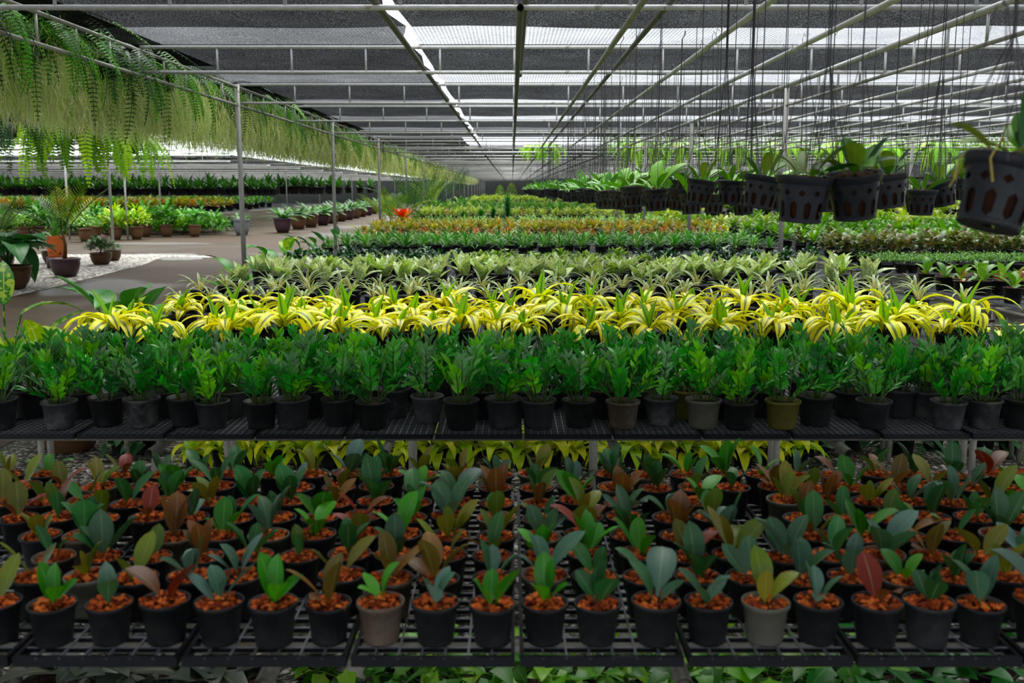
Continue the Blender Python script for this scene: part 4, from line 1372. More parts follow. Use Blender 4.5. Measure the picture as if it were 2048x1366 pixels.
bask = basket_mesh()
mb = MB(); mb.lathe([(0.001, 0.012), (0.046, 0.012), (0.056, 0.09), (0.062, 0.108), (0.04, 0.118), (0.001, 0.122)], 14, lin(62, 36, 22))
core = mb.build('bark_filling', M_husk, True)


def hanger(hz, sp=0.9):
    mb = MB(); ap = 0.118 + 0.26
    for k in range(3):
        a = 2 * pi * k / 3 + 0.4
        mb.tube([(0.072 * cos(a), 0.072 * sin(a), 0.112), (0.01 * cos(a), 0.01 * sin(a), ap)], 0.0013, 4, caps=False)
    mb.tube([(0, 0, ap), (0, 0, ap + 0.06), (0.003, 0, hz - 0.05), (0.02, 0, hz - 0.02), (0.02, 0, hz)], 0.0022, 5)
    return mb.build('hanger_wire', M_string)


orch = []
for i in range(9):
    rg = random.Random(2800 + i); mb = MB()
    big = i >= 5
    for j in range(rg.randint(5, 8)):
        az = j * 2.4 + rg.uniform(-0.5, 0.5)
        c = rg.choice((lin(84, 138, 44), lin(66, 118, 46), lin(104, 156, 48), lin(52, 96, 44), lin(120, 150, 60)))
        if big:
            c = rg.choice((lin(96, 170, 44), lin(120, 184, 50), lin(76, 146, 44)))
        L = rg.uniform(0.09, 0.16) * (1.45 if big else 1)
        leaf_ae(mb, (0.02 * cos(az), 0.02 * sin(az), 0.112), az, radians(rg.uniform(25, 80)), L, L * rg.uniform(0.26, 0.4), rg.uniform(0.1, 1.0), prof_paddle, vary(c, rg, 0.15), n=8, fold=0.35, roll=rg.uniform(-0.4, 0.4))
    for j in range(rg.randint(0, 2)):   # old pale roots
        az = rg.uniform(0, 6.28); r0 = rg.uniform(0.02, 0.06)
        mb.tube([(r0 * cos(az), r0 * sin(az), 0.118), (0.07 * cos(az), 0.07 * sin(az), 0.13), (0.084 * cos(az), 0.084 * sin(az), rg.uniform(0.05, 0.1))], 0.0016, 4, lin(120, 120, 60), caps=False)
    orch.append(mb.build('orchid_foliage', M_thick, True))
# the near plant at the right edge has one big dark leaf
mb = MB()
leaf_ae(mb, (0.02, 0.0, 0.11), 0.2, radians(80), 0.27, 0.12, 0.15, prof_paddle, lin(34, 84, 34), n=10, fold=0.3, roll=1.2)
leaf_ae(mb, (-0.01, 0.01, 0.11), 2.6, radians(50), 0.12, 0.05, 0.8, prof_paddle, lin(120, 140, 60), n=8, fold=0.3)
for az in (3.0, 3.9, 4.6, 2.2):
    mb.tube([(0.01 * cos(az), 0.01 * sin(az), 0.12), (0.06 * cos(az), 0.06 * sin(az), 0.145), (0.082 * cos(az), 0.082 * sin(az), 0.10), (0.086 * cos(az + 0.2), 0.086 * sin(az + 0.2), 0.06)], 0.002, 5, lin(176, 160, 90), caps=False)
bigleaf = mb.build('orchid_foliage', M_thick, True)


def hang(x, y, zrim, roll, fol, s, label, pitch=0.0, rz=0.0):
    zb = zrim - 0.118 * s
    hz = (ZL - 0.02 - zb) / s
    r = thing('hanging_pot', [('slotted_pot', bask), ('bark_filling', core), ('foliage', fol)], (x, y, zb), s=s, label=label, cat='hanging pot', group='hanging pots', rot=(pitch, roll, rz))
    # the wire hangs straight: undo the pot's tilt for it
    h = link('hanger_wire', hanger(hz), r)
    h.matrix_parent_inverse = Matrix.Identity(4)
    h.rotation_euler = (Matrix.Rotation(0, 3, 'X')).to_euler()
    q = r.rotation_euler.to_matrix().inverted()
    up = q @ Vector((0, 0, 1))
    h.rotation_mode = 'QUATERNION'
    h.rotation_quaternion = Vector((0, 0, 1)).rotation_difference(up)
    return r


DIA = 0.147
for (u, v, wpx, roll, pit, fi, lab) in (
        (1985, 318, 168, 0.30, -0.10, 'B', 'very near slotted pot with one big leaf at right edge'),
        (2075, 300, 150, -0.25, 0.0, 2, 'near slotted pot cut off by the right edge'),
        (1714, 345, 112, -0.12, 0.12, 1, 'slotted hanging pot tipped up, right of the middle pair'),
        (1603, 352, 113, 0.06, 0.06, 0, 'slotted hanging pot, left of the middle pair'),
        (1518, 352, 80, 0.16, 0.0, 3, 'tilted slotted pot just left of the middle pair'),
        (1462, 362, 58, 0.02, 0.0, 4, 'upright small slotted pot left of the tilted one'),
        (1397, 360, 60, 0.15, 0.0, 3, 'dark slotted pot leaning over, near centre right'),
        (1356, 362, 46, 0.20, 0.0, 2, 'leaning slotted pot at the left of the near group'),
        (1783, 350, 80, -0.14, 0.0, 1, 'slotted pot half hidden behind the tipped pair'),
        (1844, 380, 61, 0.0, 0.05, 4, 'small slotted pot hanging lower toward the right'),
        (1892, 362, 60, -0.22, 0.0, 3, 'tilted slotted pot beside the lower small one'),
        (1920, 358, 52, 0.0, 0.0, 1, 'slotted pot partly behind the very near one'),
        (1655, 365, 72, 0.0, 0.0, 2, 'shadowed slotted pot behind the middle pair'),
        (1560, 372, 60, 0.0, 0.0, 0, 'slotted pot in the shadow left behind the middle pair')):
    t = DIA * F / wpx
    d = ray(u, v)
    p = Vector((d.x * t, d.y * t, CH + d.z * t))
    fol = bigleaf if fi == 'B' else orch[fi]
    hang(p.x, p.y, p.z, roll, fol, 1.0, lab, pit)
cnt = 0
rowsH = [(0.74, 5.6, 0.27), (1.0, 6.0, 0.3), (1.3, 5.8, 0.42)]
hp = []
for (x, y0, st) in rowsH:
    y = y0
    while y < 24:
        hp.append((x + R.uniform(-0.07, 0.07), y + R.uniform(-0.06, 0.06), CH - 0.005 + R.uniform(-0.03, 0.03)))
        y += st * (1 + y / 18)
for (x, y0, st) in ((1.97, 5.6, 0.5), (2.58, 6.5, 0.6)):
    y = y0
    while y < 20:
        hp.append((x + R.uniform(-0.07, 0.07), y + R.uniform(-0.06, 0.06), CH + R.uniform(-0.03, 0.03))); y += st * (1 + y / 14)
hp.sort(key=lambda q: q[1])
for i, (x, y, z) in enumerate(hp):
    hang(x, y, z, R.uniform(-0.12, 0.12), R.choice(orch[4:] if x < 1.5 else orch), 1.0, 'slotted hanging pot in the receding rows, %s nearest of those behind' % ordi(i + 1), R.uniform(-0.05, 0.05))
for i in range(34):
    y = 25 + i * 1.1
    hang(R.choice((0.8, 1.2, 1.5, 2.0)), y, CH - 0.02 + R.uniform(-0.05, 0.05), 0, R.choice(orch[5:]), 1.7, 'distant hanging pot under the far roof, %s from camera' % ordi(i + 1))
# bare wires with hooks
for i in range(230):
    x = R.choice((0.68, 0.88, 1.34, 1.34, 1.97, 1.97, 2.58, 2.58, 3.2, 3.9, 4.55, 5.2, 5.85, 6.5))
    y = R.uniform(4.2, 24) if x < 3 else R.uniform(8.5, 24)
    zb = CH + R.uniform(-0.05, 0.55)
    mb = MB()
    mb.tube([(0.012, 0, ZL + 0.02 - zb), (0.0, 0, ZL + 0.04 - zb), (-0.01, 0, ZL - zb), (0, 0, ZL - 0.06 - zb), (R.uniform(-0.02, 0.02), R.uniform(-0.02, 0.02), 0)], 0.0015 + 0.00007 * y, 4)
    thing('hanging_wire', mb.build('hanging_wire', M_string), (x, y, zb), label='bare thin wire hooked over a roof pipe with nothing hanging on it', cat='wire', group='bare wires under the roof pipes')
# bunched wires dropping close to the camera
for (u, v0, v1, Y, lab) in ((1447, -40, 330, 4.2, 'bundle of dark strings hanging close by, leftmost bundle'), (1498, -40, 330, 3.4, 'bundle of dark strings hanging close by, second bundle'),
                            (1648, -40, 330, 2.6, 'thick bundle of strings above the middle slotted pot'), (1870, -40, 360, 3.6, 'bundle of strings above the lower small slotted pot'), (2020, -40, 200, 2.3, 'bundle of strings at the upper right corner')):
    p = at_y(u, v1, Y); q = at_y(u, v0, Y)
    mb = MB(); rg = random.Random(u)
    kz = p.z + (q.z - p.z) * 0.55
    for k in range(9):
        a = rg.uniform(0, 6.28); s = rg.uniform(0.01, 0.075)
        mb.tube([(s * cos(a), s * sin(a), 0), (0.004 * cos(a), 0.004 * sin(a), kz - p.z), (0.005 * cos(a), 0.005 * sin(a), ZL - p.z)], 0.0012, 4, caps=False)
    thing('hanging_strings', mb.build('hanging_strings', M_string), (p.x, Y, p.z), label=lab, cat='string')

# ------------------------------------------------------------------ FERNS AND MOSS
def frond(mb, P, az, el, L, W, bend, col, rg, n=26, pw=0.012):
    D = Vector((cos(az) * cos(el), sin(az) * cos(el), sin(el))); N = Vector((-cos(az) * sin(el), -sin(az) * sin(el), cos(el))); S = D.cross(N)
    P = Vector(P); pts = [P.copy()]
    for k in range(n):
        f = (k + 1) / n
        P = P + D * (L / n); b = bend * (1.6 if f < 0.5 else 0.4)
        rm = Matrix.Rotation(-b / n, 3, S); D = rm @ D; N = rm @ N
        pts.append(P.copy())
        w = W * 0.5 * (max(0.0, sin(pi * (0.12 + 0.86 * f))) ** 0.7)
        if f > 0.08:
            for sg in (-1, 1):
                leaf(mb, P, S * sg + D * 0.25 - N * 0.15, N, w, pw, rg.uniform(0.0, 0.5), prof_strap, col, n=2, fold=0.15)
    mb.tube(pts[::3] + [pts[-1]], 0.003, 3, tuple(x * 0.7 for x in col), caps=False)


def fern_mesh(seed, nf, L, W, cols, pw=0.012, el=(20, 75), bd=(1.9, 2.7)):
    rg = random.Random(seed); mb = MB()
    for j in range(nf):
        az = j * 2.4 + rg.uniform(-0.3, 0.3)
        frond(mb, (0.05 * cos(az), 0.05 * sin(az), 0.0), az, radians(rg.uniform(*el)), L * rg.uniform(0.65, 1.15), W * rg.uniform(0.8, 1.2), rg.uniform(*bd), vary(rg.choice(cols), rg, 0.2), rg, pw=pw)
    return mb.build('fern_fronds', M_leaf, True)


green_f = [lin(84, 154, 40), lin(100, 172, 50), lin(66, 132, 36), lin(52, 108, 32)]
lime_f = [lin(166, 214, 44), lin(136, 194, 40), lin(110, 170, 38)]
dark_f = [lin(30, 72, 26), lin(38, 84, 30), lin(26, 60, 24)]
ferns = [fern_mesh(3000 + i, 28, 0.85, 0.14, green_f) for i in range(4)]
fernl = [fern_mesh(3010 + i, 34, 0.85, 0.17, lime_f, 0.022) for i in range(2)]
fernd = [fern_mesh(3020 + i, 26, 0.85, 0.14, dark_f) for i in range(2)]
fpot = pot_mesh('fern_pot', 0.11, 0.085, 0.15, M_pot, 16)


def fern_pot(x, y, z, fol, s, label):
    mb = MB()
    for k in range(3):
        a = 2 * pi * k / 3
        mb.tube([(0.105 * cos(a), 0.105 * sin(a), 0), (0, 0, max(0.15, (ZU - z) / s))], 0.002, 4, caps=False)
    w = mb.build('hanger_wire', M_string)
    r = thing('hanging_fern', [], (x, y, z), R.uniform(0, 6.28), s, label, 'hanging fern', 'hanging ferns along the left edge')
    link('fern_pot', fpot, r, (0, 0, -0.14)); link('fronds', fol, r); link('hanger_wire', w, r)


fl = [(-3.55, 6.3, 1.0), (-3.6, 6.9, 1.05), (-3.5, 7.5, 0.95), (-3.6, 8.1, 1.05), (-3.5, 8.8, 0.95), (-3.6, 9.5, 1.0), (-3.5, 10.3, 0.98), (-3.7, 11.5, 1.05), (-3.6, 12.6, 1.0), (-3.65, 13.6, 1.0), (-3.6, 14.8, 1.02), (-3.65, 16.2, 1.0), (-3.6, 17.6, 1.0), (-3.6, 19, 1.0), (-3.6, 20.6, 0.95), (-3.6, 22.5, 0.95), (-3.55, 25.5, 1.0), (-3.55, 28, 1.0), (-3.55, 31, 1.0), (-3.5, 35, 0.95), (-3.5, 40, 0.95), (-3.5, 46, 0.95)]
for i, (x, y, z) in enumerate(fl):
    fern_pot(x, y, CH + z + 0.14, R.choice(ferns) if i % 4 else R.choice(fernd), R.uniform(0.95, 1.15), 'green fern hanging along the left roof edge, %s from camera' % ordi(i + 1))
for i, (u, v, Y, k, lab) in enumerate(((30, 215, 13.0, 'd', 'dark hanging fern at the far left beneath the moss'), (150, 235, 16.5, 'l', 'bright lime fern hanging left of the rusty post'), (195, 240, 17.5, 'l', 'lime green fern hanging nearest the rusty post'),
                                        (236, 262, 19.0, 'd', 'dark fern pot hanging right of the rusty post'), (258, 285, 22.0, 'l', 'small lime fern hanging over the road'), (110, 255, 18, 'l', 'lime fern hanging third left of the rusty post'), (15, 250, 15, 'd', 'dark fern hanging low at the left frame edge'))):
    p = at_y(u, v, Y)
    fern_pot(p.x, Y, p.z, R.choice(fernl) if k == 'l' else R.choice(fernd), 1.75 if k == 'l' else 1.3, lab)
# ferns and moss in the sky gap between the two roofs
for i, (x, y, z, s) in enumerate(((1.0, 27.6, 1.12, 0.9), (0.55, 27.9, 1.12, 0.7), (3.4, 27, 1.12, 1.3), (4.6, 27.5, 1.1, 1.3), (6.0, 27.2, 1.1, 1.3), (7.4, 27.6, 1.1, 1.3), (8.8, 27.3, 1.1, 1.3), (10.2, 27.6, 1.1, 1.3), (11.6, 27.4, 1.1, 1.3), (13, 27.6, 1.1, 1.3))):
    fern_pot(x, y, CH + z, R.choice(fernl), s, 'lime fern hanging in the bright gap between roofs, %s from left' % ordi(i + 1))


def moss_mesh(name, x0, y0, x1, y1, ztop, zbot, n, w, thick, seed, cols, ragged=0.5):
    rg = random.Random(seed); mb = MB()
    for j in range(n):
        t = rg.random()
        x = x0 + (x1 - x0) * t + rg.gauss(0, thick) * (1 if abs(x1 - x0) < abs(y1 - y0) else 0.2)
        y = y0 + (y1 - y0) * t + rg.gauss(0, 0.05) + (rg.gauss(0, thick) if abs(x1 - x0) >= abs(y1 - y0) else 0)
        clump = 0.5 + 0.5 * sin(t * 71.0 + seed) * sin(t * 29.3 + 1.7)
        z = ztop + rg.uniform(-0.5, 0.05); zb = zbot - 0.03 + ragged * (1 - clump) * rg.random() + rg.uniform(-0.05, 0.2)
        if zb > z - 0.1:
            z = zb + 0.2
        ns = 18
        c = vary(rg.choice(cols), rg, 0.22)
        ang = rg.uniform(0, pi)
        px, py = x, y; prev = None
        for k in range(ns + 1):
            zz_ = z + (zb - z) * k / ns
            px += rg.uniform(-1, 1) * (0.013 + w); py += rg.uniform(-1, 1) * (0.013 + w)
            ang += rg.uniform(-0.9, 0.9)
            ww = w * (1.0 if k < ns else 0.2) * rg.uniform(0.5, 1.2)
            o = len(mb.v)
            mb.v.append((px - cos(ang) * ww, py - sin(ang) * ww, zz_)); mb.v.append((px + cos(ang) * ww, py + sin(ang) * ww, zz_))
            if prev is not None:
                mb.add((prev, prev + 1, o + 1, o), None, c)
            prev = o
    return mb.build(name, M_moss)


mcol = [lin(226, 232, 180), lin(208, 216, 156), lin(238, 240, 200), lin(190, 204, 132), lin(190, 214, 124)]
for i, (y0, y1, n, w) in enumerate(((5.2, 8.2, 4200, 0.0022), (8.2, 11.5, 4600, 0.0025), (11.5, 16, 4600, 0.0034), (16, 22, 3800, 0.0055), (22, 32, 3200, 0.009), (32, 50, 3000, 0.014), (50, 100, 3000, 0.025))):
    th = 0.16
    thing('moss_curtain', moss_mesh('moss_curtain', -3.75, y0, -3.7, y1, CH + 1.22, CH + 0.47, n, w, th, 60 + i, mcol), label='curtain of pale hanging moss along the left roof edge, %s length from camera' % ordi(i + 1), cat='moss', group='hanging moss', kind='stuff')
gcol = [lin(130, 170, 54), lin(106, 150, 50), lin(90, 130, 54), lin(130, 140, 84)]
thing('moss_curtain', moss_mesh('moss_curtain', 2.4, 27.8, 15.5, 27.8, CH + 1.45, CH + 0.9, 2200, 0.016, 0.2, 91, gcol, 0.7), label='bright green moss hanging in the gap between roofs at right', cat='moss', group='hanging moss', kind='stuff')

# ------------------------------------------------------------------ LEFT: POTS BY THE ROAD, PALMS, BIG LEAVES
def bowl_mesh(name, r, h, mat, n=26, foot=0.62):
    mb = MB()
    mb.lathe([(r * foot * 0.9, 0.0), (r * foot, 0.0), (r * 0.86, h * 0.35), (r * 0.97, h * 0.72), (r * 0.95, h * 0.88), (r * 1.0, h * 0.9), (r * 1.03, h * 0.96), (r * 1.0, h), (r * 0.88, h), (r * 0.85, h * 0.85), (0.01, h * 0.84)], n)
    return mb.build(name, mat, True)


def palm_mesh(seed, nf, L, stem, cols, pinn=20, pl=0.30, pw=0.022):
    rg = random.Random(seed); mb = MB()
    mb.tube([(0, 0, 0), (0.02, 0.01, stem * 0.6), (0, 0, stem)], 0.03, 6, lin(120, 76, 36), radii=[0.045, 0.035, 0.025])
    for j in range(nf):
        az = j * 2.4 + rg.uniform(-0.3, 0.3); el = radians(rg.uniform(52, 86)); bend = rg.uniform(0.3, 0.9)
        D = Vector((cos(az) * cos(el), sin(az) * cos(el), sin(el))); N = Vector((-cos(az) * sin(el), -sin(az) * sin(el), cos(el))); S = D.cross(N)
        P = Vector((0, 0, stem * rg.uniform(0.5, 1))); pts = [P.copy()]; c0 = rg.choice(cols); l = L * rg.uniform(0.75, 1.1)
        for k in range(pinn):
            f = (k + 1) / pinn
            P = P + D * (l / pinn); rm = Matrix.Rotation(-bend / pinn, 3, S); D = rm @ D; N = rm @ N
            pts.append(P.copy())
            if f > 0.3:
                for sg in (-1, 1):
                    leaf(mb, P, S * sg * 0.75 + D * 0.75 + N * 0.15, N, pl * (0.6 + 0.5 * sin(pi * f)), pw, rg.uniform(0.1, 0.6), prof_strap, vary(c0, rg, 0.15), n=3, fold=0.3)
        mb.tube(pts[::4] + [pts[-1]], 0.009, 4, tuple(x * 0.8 for x in c0), caps=False)
    return mb.build('palm_fronds', M_leaf, True)


def bigleaf_mesh(seed, n, L, W, cols, h, mat=M_vein, el=(10, 70), bend=(0.8, 1.6)):
    rg = random.Random(seed); mb = MB()
    for j in range(n):
        az = j * 2.4 + rg.uniform(-0.3, 0.3); e = radians(rg.uniform(50, 82)); pl = h * rg.uniform(0.5, 1.0)
        c = vary(rg.choice(cols), rg, 0.15)
        p1 = Vector((pl * cos(e) * cos(az), pl * cos(e) * sin(az), pl * sin(e)))
        mb.tube([(0, 0, 0), p1 * 0.5 + Vector((0, 0, 0.05)), p1], 0.008, 5, tuple(x * 0.8 for x in c), caps=False)
        leaf_ae(mb, p1, az, radians(rg.uniform(*el)), L * rg.uniform(0.75, 1.15), W * rg.uniform(0.85, 1.1), rg.uniform(*bend), prof_lance, c, n=12, fold=0.3, roll=rg.uniform(-0.3, 0.3), wave=0.02, rng=rg)
    return mb.build('big_leaves', mat, True)


def shrub_mesh(seed, r, h, n, L, W, cols, mat=M_leaf):
    mb = mound(seed, r, h, n, L, W, cols, mat, 0.02)
    mb.tube([(0, 0, 0), (0, 0, h * 0.4)], 0.02, 5, lin(90, 80, 50))
    return mb.build('shrub_foliage', mat, True)


def put_bowl(name, u, vb, r, h, mat, fol, label, cat='potted plant', group=None, s=1.0, extra=(), dy=0.0):
    p = at_z(u, vb, 0)
    r_ = thing(name, [], (p.x * (1 + (r * 0.6 + dy) / p.y), p.y + r * 0.6 + dy, 0.004), R.uniform(0, 6.28), s, label, cat, group)
    link('pot', bowl_mesh('bowl_pot', r, h, mat), r_)
    link('soil', soil_mesh('bowl_soil', r * 0.87, h * 0.88), r_)
    link('foliage', fol, r_, (0, 0, h * 0.86))
    for (nm, me, loc) in extra:
        link(nm, me, r_, loc)
    return r_


palm_g = [lin(82, 120, 40), lin(100, 138, 46), lin(60, 96, 34), lin(190, 196, 80)]
put_bowl('potted_palm', 132, 556, 0.28, 0.36, M_purple, palm_mesh(51, 8, 1.05, 0.5, palm_g, 17, 0.3, 0.017), 'palm in a big purple-brown pot on the white gravel', 'palm')
put_bowl('potted_palm', 2, 540, 0.28, 0.3, M_terra, palm_mesh(52, 12, 1.15, 0.35, palm_g[:3], 17, 0.3, 0.017), 'green palm at the far left behind the big dark leaves', 'palm')
put_bowl('big_leaf_plant', 20, 582, 0.36, 0.40, M_terra, bigleaf_mesh(53, 20, 0.80, 0.40, [lin(44, 104, 54), lin(54, 118, 62), lin(38, 90, 48)], 0.55, el=(-25, 40), bend=(0.5, 1.2)), 'plant with huge dark green leaves at left on the gravel')
put_bowl('flower_planter', 203, 531, 0.235, 0.27, M_terra, shrub_mesh(54, 0.36, 0.40, 420, 0.14, 0.042, [lin(66, 122, 58), lin(88, 142, 76), lin(52, 104, 48), lin(150, 120, 140)]), 'brown bowl planter with small leafy shrub on the gravel')
put_bowl('flower_planter', 226, 523, 0.2, 0.26, M_terra, shrub_mesh(55, 0.26, 0.2, 120, 0.1, 0.03, [lin(66, 122, 58)]), 'brown bowl planter half hidden behind the leafy shrub bowl')
put_bowl('flower_planter', 105, 528, 0.22, 0.28, M_terra, shrub_mesh(56, 0.3, 0.45, 130, 0.22, 0.07, [lin(52, 104, 46), lin(70, 124, 56)]), 'brown pot with leafy plant hidden behind the purple pot')
# orange dotted vase
mb = MB(); mb.lathe([(0.14, 0), (0.155, 0.02), (0.20, 0.42), (0.21, 0.45), (0.185, 0.45), (0.17, 0.36), (0.01, 0.35)], 26, lin(216, 104, 28))
vase = mb.build('vase_body', M_orangeglaze, True)
mb = MB(); rg = random.Random(9)
for j in range(30):
    a = rg.uniform(0, 6.28); z = rg.uniform(0.05, 0.4); rr = 0.156 + (0.2 - 0.155) * (z - 0.02) / 0.4
    cc = Vector((rr * cos(a), rr * sin(a), z)); nrm = Vector((cos(a), sin(a), -0.1)).normalized()
    tx = nrm.cross(Vector((0, 0, 1))).normalized(); ty = nrm.cross(tx)
    o = len(mb.v)
    for k in range(10):
        q = 2 * pi * k / 10
        mb.v.append(tuple(cc + nrm * 0.004 + tx * (0.019 * cos(q)) + ty * (0.019 * sin(q))))
    mb.add(list(range(o, o + 10)))
dots = mb.build('dots', plain_mat('dark_brown_dot', lin(70, 22, 12), 0.5, amt=0.1, bumpk=0))
p = at_z(115, 545, 0); p = Vector((p.x * (1 + 1.1 / p.y), p.y, 0))
thing('dotted_vase', [('body', vase), ('dots', dots), ('foliage', star(57, 14, 0.5, 0.05, [lin(60, 110, 46), lin(80, 130, 56)], 0.34, (40, 85), (0.2, 0.7), prof_strap, 6).build('strap_foliage', M_leaf, True))],
      (p.x, p.y + 1.1, 0.24), 0, 1.0, 'orange vase with dark dots behind the purple-brown pot', 'vase')
mb = MB(); mb.lathe([(0.01, 0), (0.2, 0.0), (0.2, 0.236), (0.01, 0.236)], 20)
thing('vase_stand', mb.build('vase_stand', M_terra, True), (p.x, p.y + 1.1, 0.004), label='low brown upturned pot under the orange dotted vase', cat='stand')

# brown bowls beyond the crossing lane
bowls = [(45, 480, 'l'), (78, 478, 'g'), (172, 484, 'l'), (192, 478, 'g'), (232, 480, 'y'), (274, 479, 'y'), (292, 474, 'g'), (334, 474, 'g'), (390, 474, 'b')]
fo = {'y': [shrub_mesh(3100 + i, 0.55, 0.75, 210, 0.26, 0.075, [lin(140, 176, 56), lin(180, 196, 70), lin(110, 156, 52)]) for i in range(2)],
      'g': [shrub_mesh(3110 + i, 0.5, 0.8, 170, 0.28, 0.10, [lin(74, 134, 52), lin(96, 150, 62), lin(60, 112, 46)]) for i in range(2)],
      'l': [shrub_mesh(3120 + i, 0.55, 0.5, 200, 0.17, 0.08, [lin(120, 166, 84), lin(140, 180, 100), lin(90, 140, 60)]) for i in range(2)],
      'b': [bigleaf_mesh(3130 + i, 13, 0.42, 0.2, [lin(84, 146, 60), lin(66, 124, 50)], 0.5, M_leaf) for i in range(2)]}
for i, (u, v, k) in enumerate(bowls):
    put_bowl('bowl_plant', u, v, 0.22, 0.42, M_terra, R.choice(fo[k]), '%s plant in brown bowl beyond the road, %s bowl from left' % ({'y': 'yellow-green', 'g': 'bushy green', 'l': 'low pale green', 'b': 'broad-leaved green'}[k], ordi(i + 1)), 'potted plant', 'brown bowls beyond the road', 1.0)
put_bowl('tub_plant', 484, 471, 0.30, 0.58, M_tub, shrub_mesh(58, 0.35, 0.25, 60, 0.2, 0.06, [lin(84, 130, 60)]), 'large grey plastic tub beside the road behind the first post', 'tub')
fp = [fern_mesh(3200 + i, 30, 0.85, 0.2, [lin(62, 116, 50), lin(80, 134, 60), lin(50, 98, 42)], 0.032, (45, 88), (0.9, 1.7)) for i in range(3)]
fw = [(566, 466), (597, 459), (622, 455), (646, 451), (665, 447), (682, 443), (697, 440), (711, 437), (724, 434), (736, 431), (747, 428), (757, 425.5), (766, 423)]
for i, (u, v) in enumerate(fw):
    put_bowl('fern_bowl', u, v, 0.34, 0.55, M_terra if i % 3 else M_purple, fp[i % 3], 'ferny plant in brown pot along the far road edge, %s from left' % ordi(i + 1), 'potted plant', 'potted ferns along the road', 1.0)
# plants massed on the ground around the bowls, left house front
gm = [shrub_mesh(3300 + i, 0.55, 0.75, 150, 0.30, 0.10, [[lin(70, 128, 46), lin(96, 150, 56)], [lin(120, 166, 50), lin(96, 146, 46)], [lin(44, 96, 40), lin(34, 80, 36)]][i % 3]) for i in range(6)]
for q, (y, x0, x1, sel) in enumerate(((36.9, -22, -10.9, (0, 1, 3, 2)), (38.2, -23, -11.2, (0, 2, 3)), (39.6, -24, -11.4, (2, 5, 0)))):
    row('leafy_shrub', 'shrub', 'shrubs on the ground in front of the left house', '%s ground row before the left house' % ordi(q + 1), spread(x0, x1, 0.55, y, 0.0, 0.15, 0.25), lambda i, rg: (gm[rg.choice(sel)], '%s leafy shrub' % ('green',), rg.uniform(0.85, 1.2)), 0.4)
row('grassy_clump', 'shrub', 'dark green clumps under the left house bench', 'dark row under the left house bench', spread(-17, -10.6, 0.55, 40.6, 0, 0.1, 0.2), lambda i, rg: (gm[2 if i % 2 else 5], 'dark green leafy clump', 0.75), 0.3)
# bench rows in the left house
lo = starset(3400, 14, 3, 0.36, 0.085, lambda t, rg: rg.choice([lin(166, 108, 42), lin(150, 118, 44), lin(140, 92, 40)]), 0.2, 0.13, 0.2, 'orange_shrub'); ly = starset(3410, 12, 3, 0.36, 0.11, lambda t, rg: rg.choice([lin(164, 162, 46), lin(134, 152, 46), lin(164, 130, 46)]), 0.2, 0.13, 0.2, 'yellow_shrub')
lg = starset(3420, 12, 3, 0.42, 0.10, mid_cols, 0.2, 0.13, 0.2, 'green_shrub')
for q, (y, ms, dn) in enumerate(((41.4, lo + ly + lg[:2], 'orange and yellow shrub'), (42.6, ly + lo[:1] + lg[:1], 'yellow-orange shrub'), (43.9, lo[:1] + ly, 'orange and yellow shrub'), (45.3, ly + lg, 'yellow-green shrub'), (48.6, lg + ly[:1], 'yellow-green shrub'), (51, lg, 'green shrub'), (54.5, lg, 'green shrub'))):
    far_row('bench_shrub', ms, dn, '%s bench row of the left house' % ordi(q + 1), spread(-0.53 * y, -12.7, 0.34 if q < 4 else 0.45, y, BZ, 0.08, 0.15), 'shrubs on the benches of the left house', (1.1, 1.4), 0.3)
# high hanging row of green plants in the left house
mb0 = [far_mesh(with_pot(star(3450 + i, 12, 0.42, 0.10, [lin(52, 104, 38), lin(68, 120, 42), lin(40, 84, 34)], 0.2, (35, 85), (0.2, 0.8), prof_lance), 0.16, 0.24), 'hanging_green_pot') for i in range(3)]
mbw = [(lambda m: m)(x) for x in mb0]
for q, (y, xa, xb, st, nm) in enumerate(((47.0, -25.5, -10.9, 0.30, 'near'), (58.0, -30.0, -9.9, 0.50, 'middle'), (74.0, -36.0, -9.9, 0.75, 'far'))):
    far_row('hanging_green_pot', mb0, 'green hanging pot plant', nm + ' high row of left house', spread(xa, xb, st, y, CH - 0.26, 0.08, 0.2), 'high hanging rows in the left house', (1.1, 1.4) if q == 0 else (1.6, 2.0), 0.3)
for i in range(8):   # hanging bars that carry the high row
    x0 = -25.6 + i * 1.85
    mb = MB(); mb.tube([(x0, 47.0, CH - 0.275), (x0 + 1.83, 47.0, CH - 0.275)], 0.015, 6)
    for xx in (x0 + 0.1, x0 + 1.7):
        mb.tube([(xx, 47.35, CH - 0.275), (xx, 47.35, ZL)], 0.008, 4); mb.tube([(xx, 47.0, CH - 0.275), (xx, 47.35, CH - 0.275)], 0.01, 4)
    thing('hanging_rack', mb.build('hanging_rack', M_dpipe), label='dark rack bar under the high hanging row, %s from left' % ordi(i + 1), cat='rack', group='racks of the high hanging row')

